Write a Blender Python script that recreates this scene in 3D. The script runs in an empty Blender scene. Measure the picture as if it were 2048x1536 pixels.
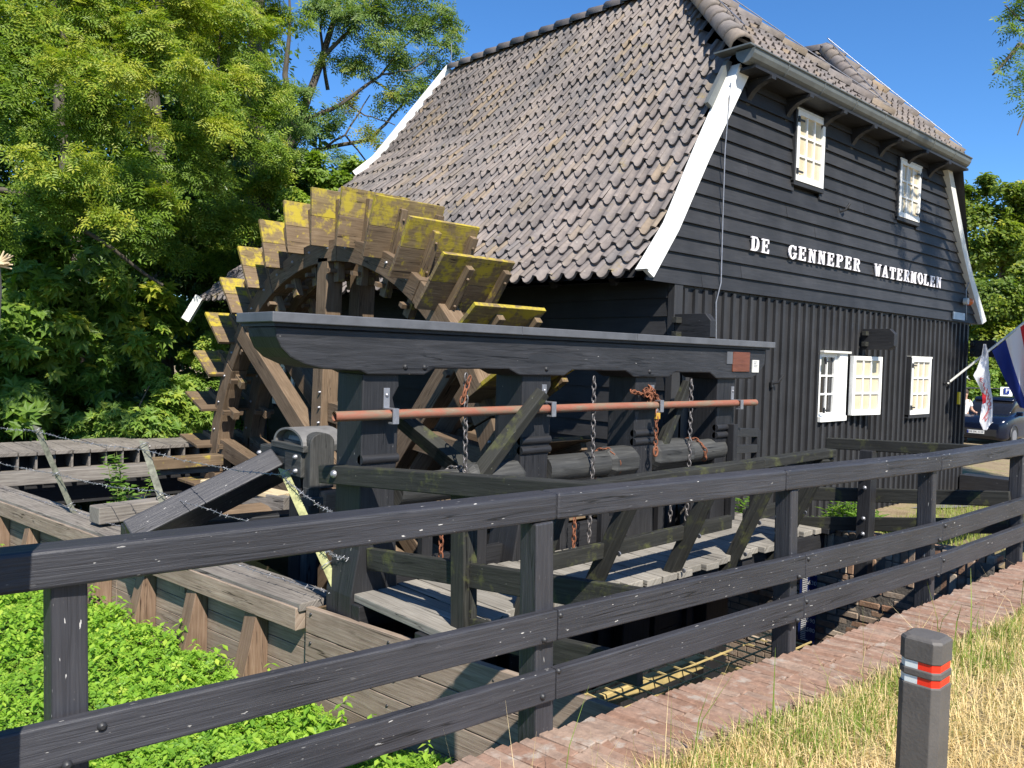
import bpy, math, random
import numpy as np
from mathutils import Vector, Matrix
RN = random.Random(7)
rng = np.random.default_rng(7)
scene = bpy.context.scene
col = scene.collection
V3 = Vector

# ------------------------------------------------------------------ camera, light, exposure
FPX, CX, CY = 1640.0, 1024.0, 768.0            # focal length and centre in photo pixels
CAM = np.array([-8.02, -5.9, 1.68])
_U = np.array([.028, 1, 56 / FPX]); _U /= np.linalg.norm(_U)
_X = np.array([1776 / FPX, -(712 + .028 * 1776 - CY) / FPX, -1.0]); _X /= np.linalg.norm(_X)
MC = np.array([_X, np.cross(_U, _X), _U])      # camera axes -> world axes
cam = bpy.data.cameras.new("camera"); cam.sensor_width = 36; cam.lens = 36 * FPX / 2048
cam.clip_start = .05; cam.clip_end = 600
cam_o = bpy.data.objects.new("camera", cam); col.objects.link(cam_o)
mw = Matrix.Identity(4)
for i in range(3):
    for j in range(3): mw[i][j] = MC[i][j]
    mw[i][3] = CAM[i]
cam_o.matrix_world = mw
scene.camera = cam_o

SUN_EL, SUN_AZ = 47.0, -112.0                  # azimuth counted from +X
sd = V3((math.cos(math.radians(SUN_EL)) * math.cos(math.radians(SUN_AZ)),
         math.cos(math.radians(SUN_EL)) * math.sin(math.radians(SUN_AZ)), math.sin(math.radians(SUN_EL))))
sun = bpy.data.lights.new("sun", 'SUN'); sun.energy = 5.0; sun.angle = math.radians(.55); sun.color = (1, .945, .85)
sun_o = bpy.data.objects.new("sun", sun); col.objects.link(sun_o)
sun_o.rotation_euler = sd.to_track_quat('Z', 'Y').to_euler(); sun_o.location = (0, -20, 30)
world = bpy.data.worlds.new("World"); scene.world = world; world.use_nodes = True
wn = world.node_tree.nodes; wl_ = world.node_tree.links
sky = wn.new('ShaderNodeTexSky'); sky.sky_type = 'NISHITA'; sky.sun_disc = False
sky.sun_elevation = math.radians(SUN_EL); sky.sun_rotation = math.atan2(sd.x, sd.y)
sky.air_density = 1.0; sky.dust_density = .0; sky.ozone_density = 8.0; sky.altitude = 1000
hs = wn.new('ShaderNodeHueSaturation'); hs.inputs['Saturation'].default_value = 1.12
wl_.new(sky.outputs[0], hs.inputs['Color']); wl_.new(hs.outputs[0], wn['Background'].inputs[0]); wn['Background'].inputs[1].default_value = .108
scene.view_settings.view_transform = 'Standard'; scene.view_settings.look = 'None'
scene.view_settings.exposure = .88; scene.view_settings.gamma = 1
scene.view_settings.use_curve_mapping = False

# ------------------------------------------------------------------ placing helpers (surveyed bearings cut by a plane of the place)
def _d(u, v): return MC @ np.array([(u - CX) / FPX, -(v - CY) / FPX, -1.0])
def AX(u, v, x): d = _d(u, v); return V3(CAM + d * (x - CAM[0]) / d[0])
def AY(u, v, y): d = _d(u, v); return V3(CAM + d * (y - CAM[1]) / d[1])
def AZ(u, v, z): d = _d(u, v); return V3(CAM + d * (z - CAM[2]) / d[2])
def AF(u, v, f): return V3(CAM + _d(u, v) * f)

# ------------------------------------------------------------------ materials
def ramp(nt, fac, stops):
    r = nt.nodes.new('ShaderNodeValToRGB'); e = r.color_ramp.elements
    while len(e) < len(stops): e.new(.5)
    for i, (p, c) in enumerate(stops):
        e[i].position = p; e[i].color = (*c, 1) if len(c) == 3 else c
    nt.links.new(fac, r.inputs[0]); return r.outputs[0]
def mixc(nt, fac, a, b, mode='MIX'):
    m = nt.nodes.new('ShaderNodeMix'); m.data_type = 'RGBA'; m.blend_type = mode
    for s, x in ((0, fac), (6, a), (7, b)):
        if hasattr(x, 'links'): nt.links.new(x, m.inputs[s])
        else: m.inputs[s].default_value = x if s == 0 else (*x, 1)
    return m.outputs[2]
def noise(nt, vec, scale, detail=4, rough=.55, dist=0):
    n = nt.nodes.new('ShaderNodeTexNoise'); n.inputs['Scale'].default_value = scale
    n.inputs['Detail'].default_value = detail; n.inputs['Roughness'].default_value = rough
    n.inputs['Distortion'].default_value = dist
    if vec is not None: nt.links.new(vec, n.inputs['Vector'])
    return n.outputs['Fac']
def mapping(nt, out, sc):
    m = nt.nodes.new('ShaderNodeMapping'); m.inputs['Scale'].default_value = sc
    nt.links.new(out, m.inputs[0]); return m.outputs[0]
def newmat(name, rough=.7, spec=.4, metal=0):
    m = bpy.data.materials.new(name); m.use_nodes = True; nt = m.node_tree
    b = nt.nodes['Principled BSDF']; b.inputs['Roughness'].default_value = rough
    b.inputs['Specular IOR Level'].default_value = spec; b.inputs['Metallic'].default_value = metal
    return m, nt, b
def bump(nt, b, h, strength=.4, dist=.005):
    n = nt.nodes.new('ShaderNodeBump'); n.inputs['Strength'].default_value = strength; n.inputs['Distance'].default_value = dist
    nt.links.new(h, n.inputs['Height']); nt.links.new(n.outputs[0], b.inputs['Normal'])
def objrand(nt):
    return nt.nodes.new('ShaderNodeObjectInfo').outputs['Random']
def wood(name, dark, mid, light, rough=.65, spec=.35, chips=None, chip_at=.70, moss=None, moss_at=.55, grain=22, bstr=.5, cracks=True, vary=.25):
    m, nt, b = newmat(name, rough, spec)
    uv = nt.nodes.new('ShaderNodeTexCoord').outputs['UV']
    pos = nt.nodes.new('ShaderNodeNewGeometry').outputs['Position']
    g = noise(nt, mapping(nt, uv, (1.2, grain, 1)), 2.2, 7, .65, .6)
    c = ramp(nt, g, [(.28, dark), (.5, mid), (.74, light)])
    big = noise(nt, pos, 1.7, 4, .6)
    c = mixc(nt, 1.0, c, ramp(nt, big, [(.3, (1 - vary,) * 3), (.7, (1 + vary * .4,) * 3)]), 'MULTIPLY')
    orr = objrand(nt)
    c = mixc(nt, 1.0, c, ramp(nt, orr, [(0, (1 - vary * .8,) * 3), (1, (1.0, .99, .97))]), 'MULTIPLY')
    iso = noise(nt, mapping(nt, uv, (.55, 7 + grain * .25, 1)), 1.15, 3, .5, .9)
    msk = noise(nt, mapping(nt, uv, (.5, 2.5, 1)), 1.6, 2, .5)
    line = mixc(nt, 1.0, ramp(nt, iso, [(.482, (0, 0, 0)), (.496, (1, 1, 1)), (.504, (1, 1, 1)), (.518, (0, 0, 0))]), ramp(nt, msk, [(.5, (0, 0, 0)), (.58, (1, 1, 1))]), 'MULTIPLY')
    if cracks: c = mixc(nt, line, c, tuple(x * .22 for x in dark))
    if moss:
        mo = noise(nt, pos, 5.5, 6, .7)
        c = mixc(nt, ramp(nt, mo, [(moss_at, (0, 0, 0)), (moss_at + .12, (.8, .8, .8))]), c, moss)
    if cracks:
        k_ = float(cracks)
        cr = noise(nt, mapping(nt, uv, (1.0, 38 / k_ ** 1.5, 1)), 1.3, 5, .55, .3 * k_ ** 3)
        c = mixc(nt, ramp(nt, cr, [(.26 + .04 * (k_ - 1), (.85, .85, .85)), (.31 + .035 * (k_ - 1), (0, 0, 0))]), c, tuple(x * .25 for x in dark))
    if chips:
        ch = noise(nt, mapping(nt, uv, (9, 34, 1)), 2.1, 3, .5)
        patch = noise(nt, pos, 2.6, 2, .5)
        mm = nt.nodes.new('ShaderNodeMath'); mm.operation = 'MULTIPLY'
        nt.links.new(ramp(nt, ch, [(chip_at, (0, 0, 0)), (chip_at + .025, (1, 1, 1))]), mm.inputs[0])
        nt.links.new(ramp(nt, patch, [(.45, (.1, .1, .1)), (.6, (1, 1, 1))]), mm.inputs[1])
        c = mixc(nt, mm.outputs[0], c, chips)
    nt.links.new(c, b.inputs['Base Color'])
    bump(nt, b, g, bstr, .006)
    return m
def plain(name, c, rough=.6, spec=.4, metal=0, vary=.2, scale=6, bstr=.15):
    m, nt, b = newmat(name, rough, spec, metal)
    pos = nt.nodes.new('ShaderNodeNewGeometry').outputs['Position']
    n = noise(nt, pos, scale, 6, .65)
    nt.links.new(ramp(nt, n, [(.3, tuple(x * (1 - vary) for x in c)), (.7, tuple(min(1, x * (1 + vary * .5)) for x in c))]), b.inputs['Base Color'])
    if bstr: bump(nt, b, noise(nt, pos, scale * 9, 4), bstr, .004)
    return m
def leafmat(name, cols, trans=.35, rough=.5):
    m, nt, b = newmat(name, rough, .35)
    a = nt.nodes.new('ShaderNodeAttribute'); a.attribute_name = 'tint'
    c = ramp(nt, a.outputs['Fac'], [(i / (len(cols) - 1), x) for i, x in enumerate(cols)])
    nt.links.new(c, b.inputs['Base Color'])
    t = nt.nodes.new('ShaderNodeBsdfTranslucent'); nt.links.new(mixc(nt, 1.0, c, (1.5, 1.7, .7), 'MULTIPLY'), t.inputs[0])
    mx = nt.nodes.new('ShaderNodeMixShader'); mx.inputs[0].default_value = trans
    nt.links.new(b.outputs[0], mx.inputs[1]); nt.links.new(t.outputs[0], mx.inputs[2])
    nt.links.new(mx.outputs[0], nt.nodes['Material Output'].inputs[0]); return m

M = {}
M['black'] = wood('black_stained_wood', (.013, .013, .0145), (.021, .021, .0235), (.036, .036, .039), .55, .4, chips=(.42, .40, .37), chip_at=.725, grain=26, cracks=True)
M['siding'] = wood('black_siding', (.025, .025, .027), (.032, .032, .0345), (.042, .042, .045), .6, .35, grain=18, bstr=.3, cracks=False, vary=.34)
M['beam'] = wood('cracked_black_beam', (.015, .015, .017), (.027, .027, .030), (.044, .044, .049), .55, .4, chips=(.42, .40, .37), chip_at=.72, grain=13, bstr=1.0, cracks=1.6)
M['rail'] = wood('dark_fence_paint', (.027, .027, .032), (.037, .037, .044), (.056, .056, .063), .5, .45, chips=(.48, .46, .43), chip_at=.685, grain=34, bstr=.7)
M['mossrail'] = wood('mossy_black_wood', (.018, .018, .015), (.030, .030, .026), (.050, .050, .044), .7, .3, chips=(.4, .4, .34), chip_at=.72, moss=(.075, .08, .028), moss_at=.54)
M['deck'] = wood('grey_weathered_deck', (.17, .155, .13), (.27, .25, .22), (.36, .34, .30), .8, .2, grain=30, vary=.3)
M['greywood'] = wood('grey_beam_wood', (.12, .105, .095), (.21, .19, .17), (.31, .285, .255), .8, .2, grain=26, vary=.3)
M['wheel'] = wood('brown_oak', (.10, .068, .042), (.165, .115, .075), (.235, .175, .12), .75, .2, grain=24, vary=.28)
M['hard'] = wood('reddish_hardwood', (.14, .085, .055), (.22, .145, .10), (.30, .215, .155), .75, .2, grain=26, vary=.3)
M['plank'] = wood('pinkish_grey_plank', (.17, .125, .092), (.27, .21, .165), (.36, .30, .245), .75, .2, grain=24, vary=.28, moss=(.10, .10, .05), moss_at=.66)
M['pale'] = wood('pale_cut_wood', (.42, .33, .20), (.55, .44, .28), (.66, .55, .38), .7, .2, grain=20)
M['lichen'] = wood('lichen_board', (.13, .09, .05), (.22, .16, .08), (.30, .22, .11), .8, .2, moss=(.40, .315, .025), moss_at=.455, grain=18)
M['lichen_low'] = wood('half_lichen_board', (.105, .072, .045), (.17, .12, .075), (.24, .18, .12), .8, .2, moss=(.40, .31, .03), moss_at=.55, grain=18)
M['white'] = plain('white_paint', (.78, .77, .73), .45, .4, vary=.16, scale=3.5)
M['greywhite'] = plain('greyish_white_paint', (.62, .61, .56), .5, .4, vary=.12)
M['letter'] = plain('letter_white', (.84, .80, .82), .5, .3, vary=.03)
M['blind'] = plain('cream_blind', (.66, .55, .33), .5, .4, vary=.12, scale=3, bstr=0)
M['darkglass'] = plain('dark_glass', (.012, .012, .014), .06, .6, vary=.2, bstr=0)
M['zinc'] = plain('zinc', (.15, .16, .155), .5, .45, .3, vary=.22, scale=4)
M['cover'] = plain('grey_cover_sheet', (.10, .102, .11), .5, .45, .1, vary=.28, scale=5)
M['steel'] = plain('galvanised_steel', (.30, .30, .32), .4, .5, .6, vary=.25, scale=20)
M['iron'] = plain('black_iron', (.02, .02, .022), .5, .5, vary=.2)
M['rust'] = plain('rusty_chain', (.22, .085, .045), .8, .3, .15, vary=.55, scale=14)
M['chain'] = plain('grey_chain', (.17, .155, .15), .45, .5, .5, vary=.4, scale=20)
M['brass'] = plain('brass', (.70, .40, .06), .35, .5, .4, vary=.1)
M['pebble'] = plain('pebbles', (.2, .18, .16), .9)
M['tree_bark'] = wood('tree_bark', (.05, .042, .032), (.11, .095, .075), (.18, .16, .13), .9, .15, grain=9, cracks=False)
M['ivy_bark'] = M['tree_bark']
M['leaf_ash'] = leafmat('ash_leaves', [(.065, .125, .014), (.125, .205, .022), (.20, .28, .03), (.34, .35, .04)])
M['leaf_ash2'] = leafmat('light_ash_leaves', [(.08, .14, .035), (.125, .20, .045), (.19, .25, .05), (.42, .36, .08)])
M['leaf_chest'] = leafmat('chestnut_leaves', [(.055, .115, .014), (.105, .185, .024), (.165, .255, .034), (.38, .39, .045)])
M['leaf_ivy'] = leafmat('ivy_leaves', [(.036, .074, .012), (.08, .14, .02), (.155, .225, .03)], .3, .4)
M['leaf_bush'] = leafmat('maple_bush_leaves', [(.065, .135, .018), (.115, .21, .032), (.175, .27, .045), (.30, .36, .05)])
M['leaf_cover'] = leafmat('nettle_leaves', [(.09, .20, .02), (.17, .32, .03), (.27, .42, .045), (.44, .52, .08)], .4)
M['leaf_right'] = leafmat('yellow_green_leaves', [(.05, .09, .016), (.09, .145, .02), (.16, .21, .025), (.30, .31, .03)])
M['leaf_young'] = leafmat('young_leaves', [(.10, .19, .03), (.15, .26, .05), (.22, .32, .07)], .45)
M['straw'] = leafmat('dry_grass', [(.50, .33, .14), (.62, .45, .22), (.70, .55, .31), (.42, .40, .12)], .25, .7)
M['greengrass'] = leafmat('green_grass', [(.12, .20, .03), (.20, .28, .05), (.35, .36, .10)], .35, .6)

def brickmat(name, stops):
    m, nt, b = newmat(name, .85, .2)
    pos = nt.nodes.new('ShaderNodeNewGeometry').outputs['Position']
    c = ramp(nt, objrand(nt), stops)
    c = mixc(nt, 1.0, c, ramp(nt, noise(nt, pos, 24, 6, .7), [(.25, (.55, .55, .55)), (.7, (1.15, 1.12, 1.08))]), 'MULTIPLY')
    c = mixc(nt, ramp(nt, noise(nt, pos, 9, 4, .6), [(.58, (0, 0, 0)), (.68, (.6, .6, .6))]), c, (.36, .33, .29))
    nt.links.new(c, b.inputs['Base Color']); bump(nt, b, noise(nt, pos, 60, 5), .5, .006); return m
M['pave'] = brickmat('red_paver', [(0, (.235, .14, .10)), (.4, (.285, .185, .14)), (.7, (.265, .19, .15)), (1, (.325, .235, .185))])
M['brick'] = brickmat('brown_brick', [(0, (.22, .125, .085)), (.35, (.34, .225, .155)), (.7, (.31, .25, .20)), (1, (.46, .38, .30))])
def tilemat(name, per_object):
    m, nt, b = newmat(name, .75, .3)
    pos = nt.nodes.new('ShaderNodeNewGeometry').outputs['Position']
    if per_object: r = objrand(nt)
    else:
        a = nt.nodes.new('ShaderNodeAttribute'); a.attribute_name = 'tint'; r = a.outputs['Fac']
    c = ramp(nt, r, [(0, (.135, .121, .118)), (.25, (.185, .163, .155)), (.5, (.215, .189, .178)), (.72, (.172, .159, .158)), (.92, (.215, .182, .155)), (1, (.24, .187, .13))])
    c = mixc(nt, 1.0, c, ramp(nt, noise(nt, pos, 9, 6, .7), [(.25, (.62, .62, .64)), (.7, (1.12, 1.1, 1.06))]), 'MULTIPLY')
    c = mixc(nt, 1.0, c, ramp(nt, noise(nt, pos, .9, 5, .6), [(.3, (.72, .74, .76)), (.6, (1.12, 1.08, 1.04))]), 'MULTIPLY')
    c = mixc(nt, ramp(nt, noise(nt, pos, 3.1, 6, .75), [(.61, (0, 0, 0)), (.70, (.75, .75, .75))]), c, (.20, .15, .05))
    c = mixc(nt, ramp(nt, noise(nt, pos, 42, 3, .5), [(.68, (0, 0, 0)), (.73, (.6, .6, .6))]), c, (.44, .43, .38))
    nt.links.new(c, b.inputs['Base Color']); bump(nt, b, noise(nt, pos, 70, 4), .25, .004); return m
M['tile'] = tilemat('clay_tile', True); M['tiles'] = tilemat('clay_tiles', False)

# ------------------------------------------------------------------ mesh helpers
WLOC = {}
def put(ob, parent=None, loc=None):
    col.objects.link(ob)
    if parent is not None: ob.parent = parent
    return ob
def thing(name, label, cat, loc=(0, 0, 0), group=None):
    o = bpy.data.objects.new(name, None); o.empty_display_size = .1; o.location = loc; col.objects.link(o)
    o['label'] = label; o['category'] = cat
    if group: o['group'] = group
    WLOC[o.name] = V3(loc); return o
def tag(o, label=None, cat=None, group=None, kind=None):
    for k, x in (('label', label), ('category', cat), ('group', group), ('kind', kind)):
        if x: o[k] = x
    return o
class MB:
    def __init__(s): s.v = []; s.f = []; s.uv = []; s.sm = []; s.marks = []
    def piece(s): s.marks.append((len(s.v), len(s.f)))
    def add(s, verts, faces, udir=(1, 0, 0), smooth=False):
        n0 = len(s.v); vs = [V3(p) for p in verts]; s.v += vs; ud = V3(udir).normalized()
        o1, o2 = RN.random() * 20, RN.random() * 20
        for f in faces:
            p = [vs[i] for i in f]
            n = (p[1] - p[0]).cross(p[2] - p[0])
            if n.length < 1e-12 and len(p) > 3: n = (p[2] - p[0]).cross(p[3] - p[0])
            if n.length > 1e-12: n.normalize()
            b = n.cross(ud)
            if b.length < .35:
                a = n.orthogonal().normalized(); b = n.cross(a)
                s.uv.append([(q.dot(a) * .35 + o1, q.dot(b) + o2) for q in p])
            else:
                b.normalize(); s.uv.append([(q.dot(ud) + o1, q.dot(b) + o2) for q in p])
            s.f.append([i + n0 for i in f]); s.sm.append(smooth)
        return s
    def beam(s, p0, p1, w, h, up=(0, 0, 1), w1=None, h1=None):
        p0 = V3(p0); p1 = V3(p1); d = (p1 - p0).normalized(); sd_ = d.cross(V3(up))
        if sd_.length < 1e-5: sd_ = d.cross(V3((0, 1, 0)))
        sd_.normalize(); u = sd_.cross(d)
        w1 = w if w1 is None else w1; h1 = h if h1 is None else h1
        vs = []
        for p, ww, hh in ((p0, w, h), (p1, w1, h1)):
            for a, b in ((-1, -1), (1, -1), (1, 1), (-1, 1)): vs.append(p + sd_ * a * ww / 2 + u * b * hh / 2)
        return s.add(vs, [(0, 1, 2, 3), (7, 6, 5, 4), (4, 5, 1, 0), (5, 6, 2, 1), (6, 7, 3, 2), (7, 4, 0, 3)], d)
    def box(s, lo, hi, udir=None):
        lo = V3(lo); hi = V3(hi); e = hi - lo
        if udir is None: k = max(range(3), key=lambda i: e[i]); udir = [0, 0, 0]; udir[k] = 1
        vs = [(x, y, z) for z in (lo.z, hi.z) for x, y in ((lo.x, lo.y), (hi.x, lo.y), (hi.x, hi.y), (lo.x, hi.y))]
        return s.add(vs, [(3, 2, 1, 0), (4, 5, 6, 7), (0, 1, 5, 4), (1, 2, 6, 5), (2, 3, 7, 6), (3, 0, 4, 7)], udir)
    def prism(s, poly, vec, udir=None, smooth=False):
        n = len(poly); a = [V3(p) for p in poly]; b = [p + V3(vec) for p in a]
        nn = V3((0, 0, 0))
        for i in range(n): nn += a[i].cross(a[(i + 1) % n])
        if nn.dot(V3(vec)) > 0: a, b = b, a
        ud = udir or (a[1] - a[0])
        # a = cap whose winding normal points outward
        fs = [tuple(range(n)), tuple(range(2 * n - 1, n - 1, -1))] + [((i + 1) % n, i, n + i, n + (i + 1) % n) for i in range(n)]
        return s.add(a + b, fs, ud)
    def tube(s, pts, r, n=8, caps=True, smooth=True):
        pts = [V3(p) for p in pts]; rs = r if isinstance(r, (list, tuple)) else [r] * len(pts)
        vs = []; up = V3((0, 0, 1)); prev = None
        for i, p in enumerate(pts):
            d = (pts[min(i + 1, len(pts) - 1)] - pts[max(i - 1, 0)])
            if d.length < 1e-9: d = V3((0, 0, 1))
            d.normalize()
            a = (prev - d * prev.dot(d)) if prev is not None else d.orthogonal()
            if a.length < 1e-6: a = d.orthogonal()
            a.normalize(); prev = a; b = d.cross(a)
            for k in range(n):
                t = 2 * math.pi * k / n; vs.append(p + (a * math.cos(t) + b * math.sin(t)) * rs[i])
        fs = []
        for i in range(len(pts) - 1):
            for k in range(n):
                k2 = (k + 1) % n; fs.append((i * n + k, i * n + k2, (i + 1) * n + k2, (i + 1) * n + k))
        s.add(vs, fs, (pts[-1] - pts[0]) if (pts[-1] - pts[0]).length > 1e-6 else (1, 0, 0), smooth)
        if caps:
            s.add(vs[:n], [tuple(range(n - 1, -1, -1))]); s.add(vs[-n:], [tuple(range(n))])
        return s
    def each(s, name, mat, parent=None, bevel=0):
        ends = s.marks[1:] + [(len(s.v), len(s.f))]
        for (v0, f0), (v1, f1) in zip(s.marks, ends):
            q = MB(); q.v = s.v[v0:v1]; q.f = [[i - v0 for i in f] for f in s.f[f0:f1]]; q.uv = s.uv[f0:f1]; q.sm = s.sm[f0:f1]; q.build(name, mat, parent, bevel)
    def build(s, name, mat, parent=None, bevel=0, wobble=0):
        off = WLOC.get(parent.name, V3((0, 0, 0))) if parent is not None else V3((0, 0, 0))
        org = V3((0, 0, 0))
        if parent is None and s.v:
            org = V3((sum(p.x for p in s.v) / len(s.v), sum(p.y for p in s.v) / len(s.v), min(p.z for p in s.v)))
        me = bpy.data.meshes.new(name)
        me.from_pydata([tuple(p - off - org) for p in s.v], [], s.f)
        uvl = me.uv_layers.new(name='UVMap'); flat = [c for f in s.uv for uv in f for c in uv]
        uvl.data.foreach_set('uv', flat); me.polygons.foreach_set('use_smooth', s.sm)
        me.materials.append(M[mat] if isinstance(mat, str) else mat); me.update()
        o = bpy.data.objects.new(name, me); put(o, parent)
        o.location = org; WLOC[o.name] = off + org
        if bevel:
            b = o.modifiers.new('bevel', 'BEVEL'); b.width = bevel; b.segments = 2; b.limit_method = 'ANGLE'; b.angle_limit = math.radians(40)
        return o
def npmesh(name, V, F, mat, parent=None, tint=None, smooth=False):
    V = np.asarray(V, dtype=np.float32)
    if parent is not None: V = V - np.array(WLOC.get(parent.name, V3((0, 0, 0))), dtype=np.float32)
    F = np.asarray(F, dtype=np.int32); k = F.shape[1]
    me = bpy.data.meshes.new(name); me.vertices.add(len(V)); me.vertices.foreach_set('co', V.ravel())
    me.loops.add(F.size); me.loops.foreach_set('vertex_index', F.ravel())
    me.polygons.add(len(F)); me.polygons.foreach_set('loop_start', np.arange(0, F.size, k, dtype=np.int32))
    me.polygons.foreach_set('use_smooth', np.full(len(F), smooth))
    if tint is not None:
        a = me.attributes.new('tint', 'FLOAT', 'FACE'); a.data.foreach_set('value', np.asarray(tint, dtype=np.float32))
    me.materials.append(M[mat]); me.update(calc_edges=True)
    o = bpy.data.objects.new(name, me); put(o, parent)
    WLOC[o.name] = WLOC.get(parent.name, V3((0, 0, 0))) if parent is not None else V3((0, 0, 0))
    return o
def bolt(mb, p, n, r=.014, h=.012):
    mb.piece(); p = V3(p); n = V3(n).normalized(); mb.tube([p - n * .002, p + n * h * .6, p + n * h], [r, r * .85, r * .4], 8)
def textmesh(body, size):
    c = bpy.data.curves.new('text', 'FONT'); c.body = body; c.size = size; c.align_x = 'CENTER'; c.align_y = 'CENTER'; c.resolution_u = 3
    o = bpy.data.objects.new('text', c); col.objects.link(o)
    me = bpy.data.meshes.new_from_object(o); bpy.data.objects.remove(o); bpy.data.curves.remove(c); return me
# ------------------------------------------------------------------ setting: ground, water, road, path
def lerp(a, b, t): t = min(1, max(0, t)); return a + (b - a) * t
def wallx(y): return -4.67 - .135 * (y + 3.3) if y > -3.3 else -4.67       # line of the timber bank wall
def hyard(x, y):
    z = lerp(0, -.73, (y + 3.5) / 2.9)
    z = lerp(z, -.85, (x - 8) / 10)
    if x < 1.6 and y < -1.2: z = lerp(-.12, z, (x - .3) / 1.3)
    return z
def hroad(x, y): return lerp(lerp(0, -.78, (x - 2.5) / 10), -.9, (x - 12) / 20) - .012
def strip(xs_of, ys, nx, h):
    V = []; F = []
    for j, y in enumerate(ys):
        x0, x1 = xs_of(y)
        for i in range(nx + 1):
            t = i / nx; x = x0 + (x1 - x0) * t; V.append((x, y, h(x, y)))
    for j in range(len(ys) - 1):
        for i in range(nx):
            a = j * (nx + 1) + i; F.append((a, a + 1, a + nx + 2, a + nx + 1))
    return V, F
def groundmat():
    m, nt, b = newmat('dry_ground', .95, .1)
    pos = nt.nodes.new('ShaderNodeNewGeometry').outputs['Position']
    c = ramp(nt, noise(nt, pos, 1.4, 8, .7), [(.3, (.20, .15, .09)), (.5, (.31, .24, .15)), (.62, (.24, .22, .09)), (.75, (.40, .32, .21))])
    c = mixc(nt, 1.0, c, ramp(nt, noise(nt, pos, 30, 6, .7), [(.25, (.6, .6, .6)), (.7, (1.1, 1.1, 1.1))]), 'MULTIPLY')
    nt.links.new(c, b.inputs['Base Color']); bump(nt, b, noise(nt, pos, 45, 6, .7), .8, .02); return m
def soilmat(name, a, c_):
    m, nt, b = newmat(name, .95, .1)
    pos = nt.nodes.new('ShaderNodeNewGeometry').outputs['Position']
    nt.links.new(ramp(nt, noise(nt, pos, 6, 8, .7), [(.3, a), (.7, c_)]), b.inputs['Base Color']); bump(nt, b, noise(nt, pos, 25, 5), .6, .02); return m
M['ground'] = groundmat(); M['soil'] = soilmat('dark_green_soil', (.025, .035, .012), (.05, .07, .02))
M['asphalt'] = soilmat('grey_road', (.15, .14, .13), (.25, .235, .215))
ysR = [-3.74 + i * .25 for i in range(30)] + [5, 8, 14, 30, 80, 200]
V, F = strip(lambda y: (.22, 9 if y < 4 else 9), ysR, 24, hyard)
V2, F2 = strip(lambda y: (9, 220), ysR, 12, hyard); F += [tuple(i + len(V) for i in f) for f in F2]; V += V2
V2, F2 = strip(lambda y: (-220, 30), [-200, -60, -20, -12, -9, -7, -6, -5, -4.4, -3.98, -3.74], 100, hroad)
F += [tuple(i + len(V) for i in f) for f in F2]; V += V2
V2, F2 = strip(lambda y: (30, 220), [-200, -60, -20, -12, -9, -7, -6, -5, -4.4, -3.98, -3.74], 8, hroad)
F += [tuple(i + len(V) for i in f) for f in F2]; V += V2
g = npmesh('ground', V, F, 'ground', smooth=True); tag(g, kind='structure')
ysL = [-3.3 + i * .4 for i in range(46)] + [18, 25, 40, 80, 200]
V, F = strip(lambda y: (-200, wallx(y) - .02 if y < 15 else .3), ysL, 60, lambda x, y: -.95 + .05 * math.sin(x * 1.7 + y) + max(0, (y - 13) * .02))
g = npmesh('meadow', V, F, 'soil', smooth=True); tag(g, kind='structure')
V, F = strip(lambda y: (6.5, 60), [-3.2, -2, -1, 0, 1, 2.4, 4, 6, 8], 20, lambda x, y: hyard(x, y) + .012 if x > 9.9 or y < -.25 else hyard(x, y) - .05)
g = npmesh('road', V, F, 'asphalt', smooth=True); tag(g, kind='structure')
m, nt, b = newmat('dark_water', .08, .5); b.inputs['Base Color'].default_value = (.010, .013, .008, 1)
bump(nt, b, noise(nt, nt.nodes.new('ShaderNodeNewGeometry').outputs['Position'], 5, 3), .12, .03); M['water'] = m
w = npmesh('water', [(-6.8, -3.45, -1.75), (.25, -3.45, -1.75), (.25, 16, -1.75), (-7.8, 16, -1.75)], [(0, 1, 2, 3)], 'water'); tag(w, kind='structure')

# brick-on-edge coping along the bridge: each visible brick is a piece
path = bpy.data.objects.new('brick_path', None); col.objects.link(path); path['kind'] = 'structure'; WLOC[path.name] = V3((0, 0, 0))
def fence_y(x):
    pts = [(-12, -2.84), (-7.3, -3.21), (-5.4, -3.36), (-3.6, -3.55), (-1.85, -3.67), (.2, -3.70), (3.5, -3.72)]
    for (a, ya), (b_, yb) in zip(pts, pts[1:]):
        if x <= b_: return ya + (yb - ya) * (x - a) / (b_ - a)
    return pts[-1][1]
bm_v = []
mb = MB(); mb.box((-.116, -.0272, -.09), (.116, .0272, 0), (1, 0, 0)); proto = mb.build('brick', 'pave', path, bevel=.006); bme = proto.data
for k in list(proto.modifiers): proto.modifiers.remove(k)
bpy.data.objects.remove(proto)
def tilt_brick(parent, me, loc, rot, name='brick'):
    o = bpy.data.objects.new(name, me); put(o, parent); o.location = loc; o.rotation_euler = rot
    bv = o.modifiers.new('bevel', 'BEVEL'); bv.width = .004; bv.segments = 1
    return o
x = -6.2; n = 0; rest = MB()
while x < 3.2:
    fy = fence_y(x) - .035
    ang = math.atan2(fence_y(x + .05) - fence_y(x - .05), .1)
    for r in range(2):
        y = fy - .105 - r * .228 + RN.uniform(-.012, .012)
        px = x + .014 + r * .03 + RN.uniform(-.002, .002); pz = .012 + RN.uniform(-.003, .004) + hroad(px, y) + .012
        if x < 1.7:
            tilt_brick(path, bme, (px, y, pz), (RN.uniform(-.02, .02), RN.uniform(-.05, .05), math.pi / 2 + .13 + RN.uniform(-.012, .012))); n += 1
        else: rest.box((px - .026, y - .104, pz - .09), (px + .026, y + .104, pz))
    x += .0572
o = rest.build('brick_row', 'pave', path); o['kind'] = 'stuff'
mort = MB(); 
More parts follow.
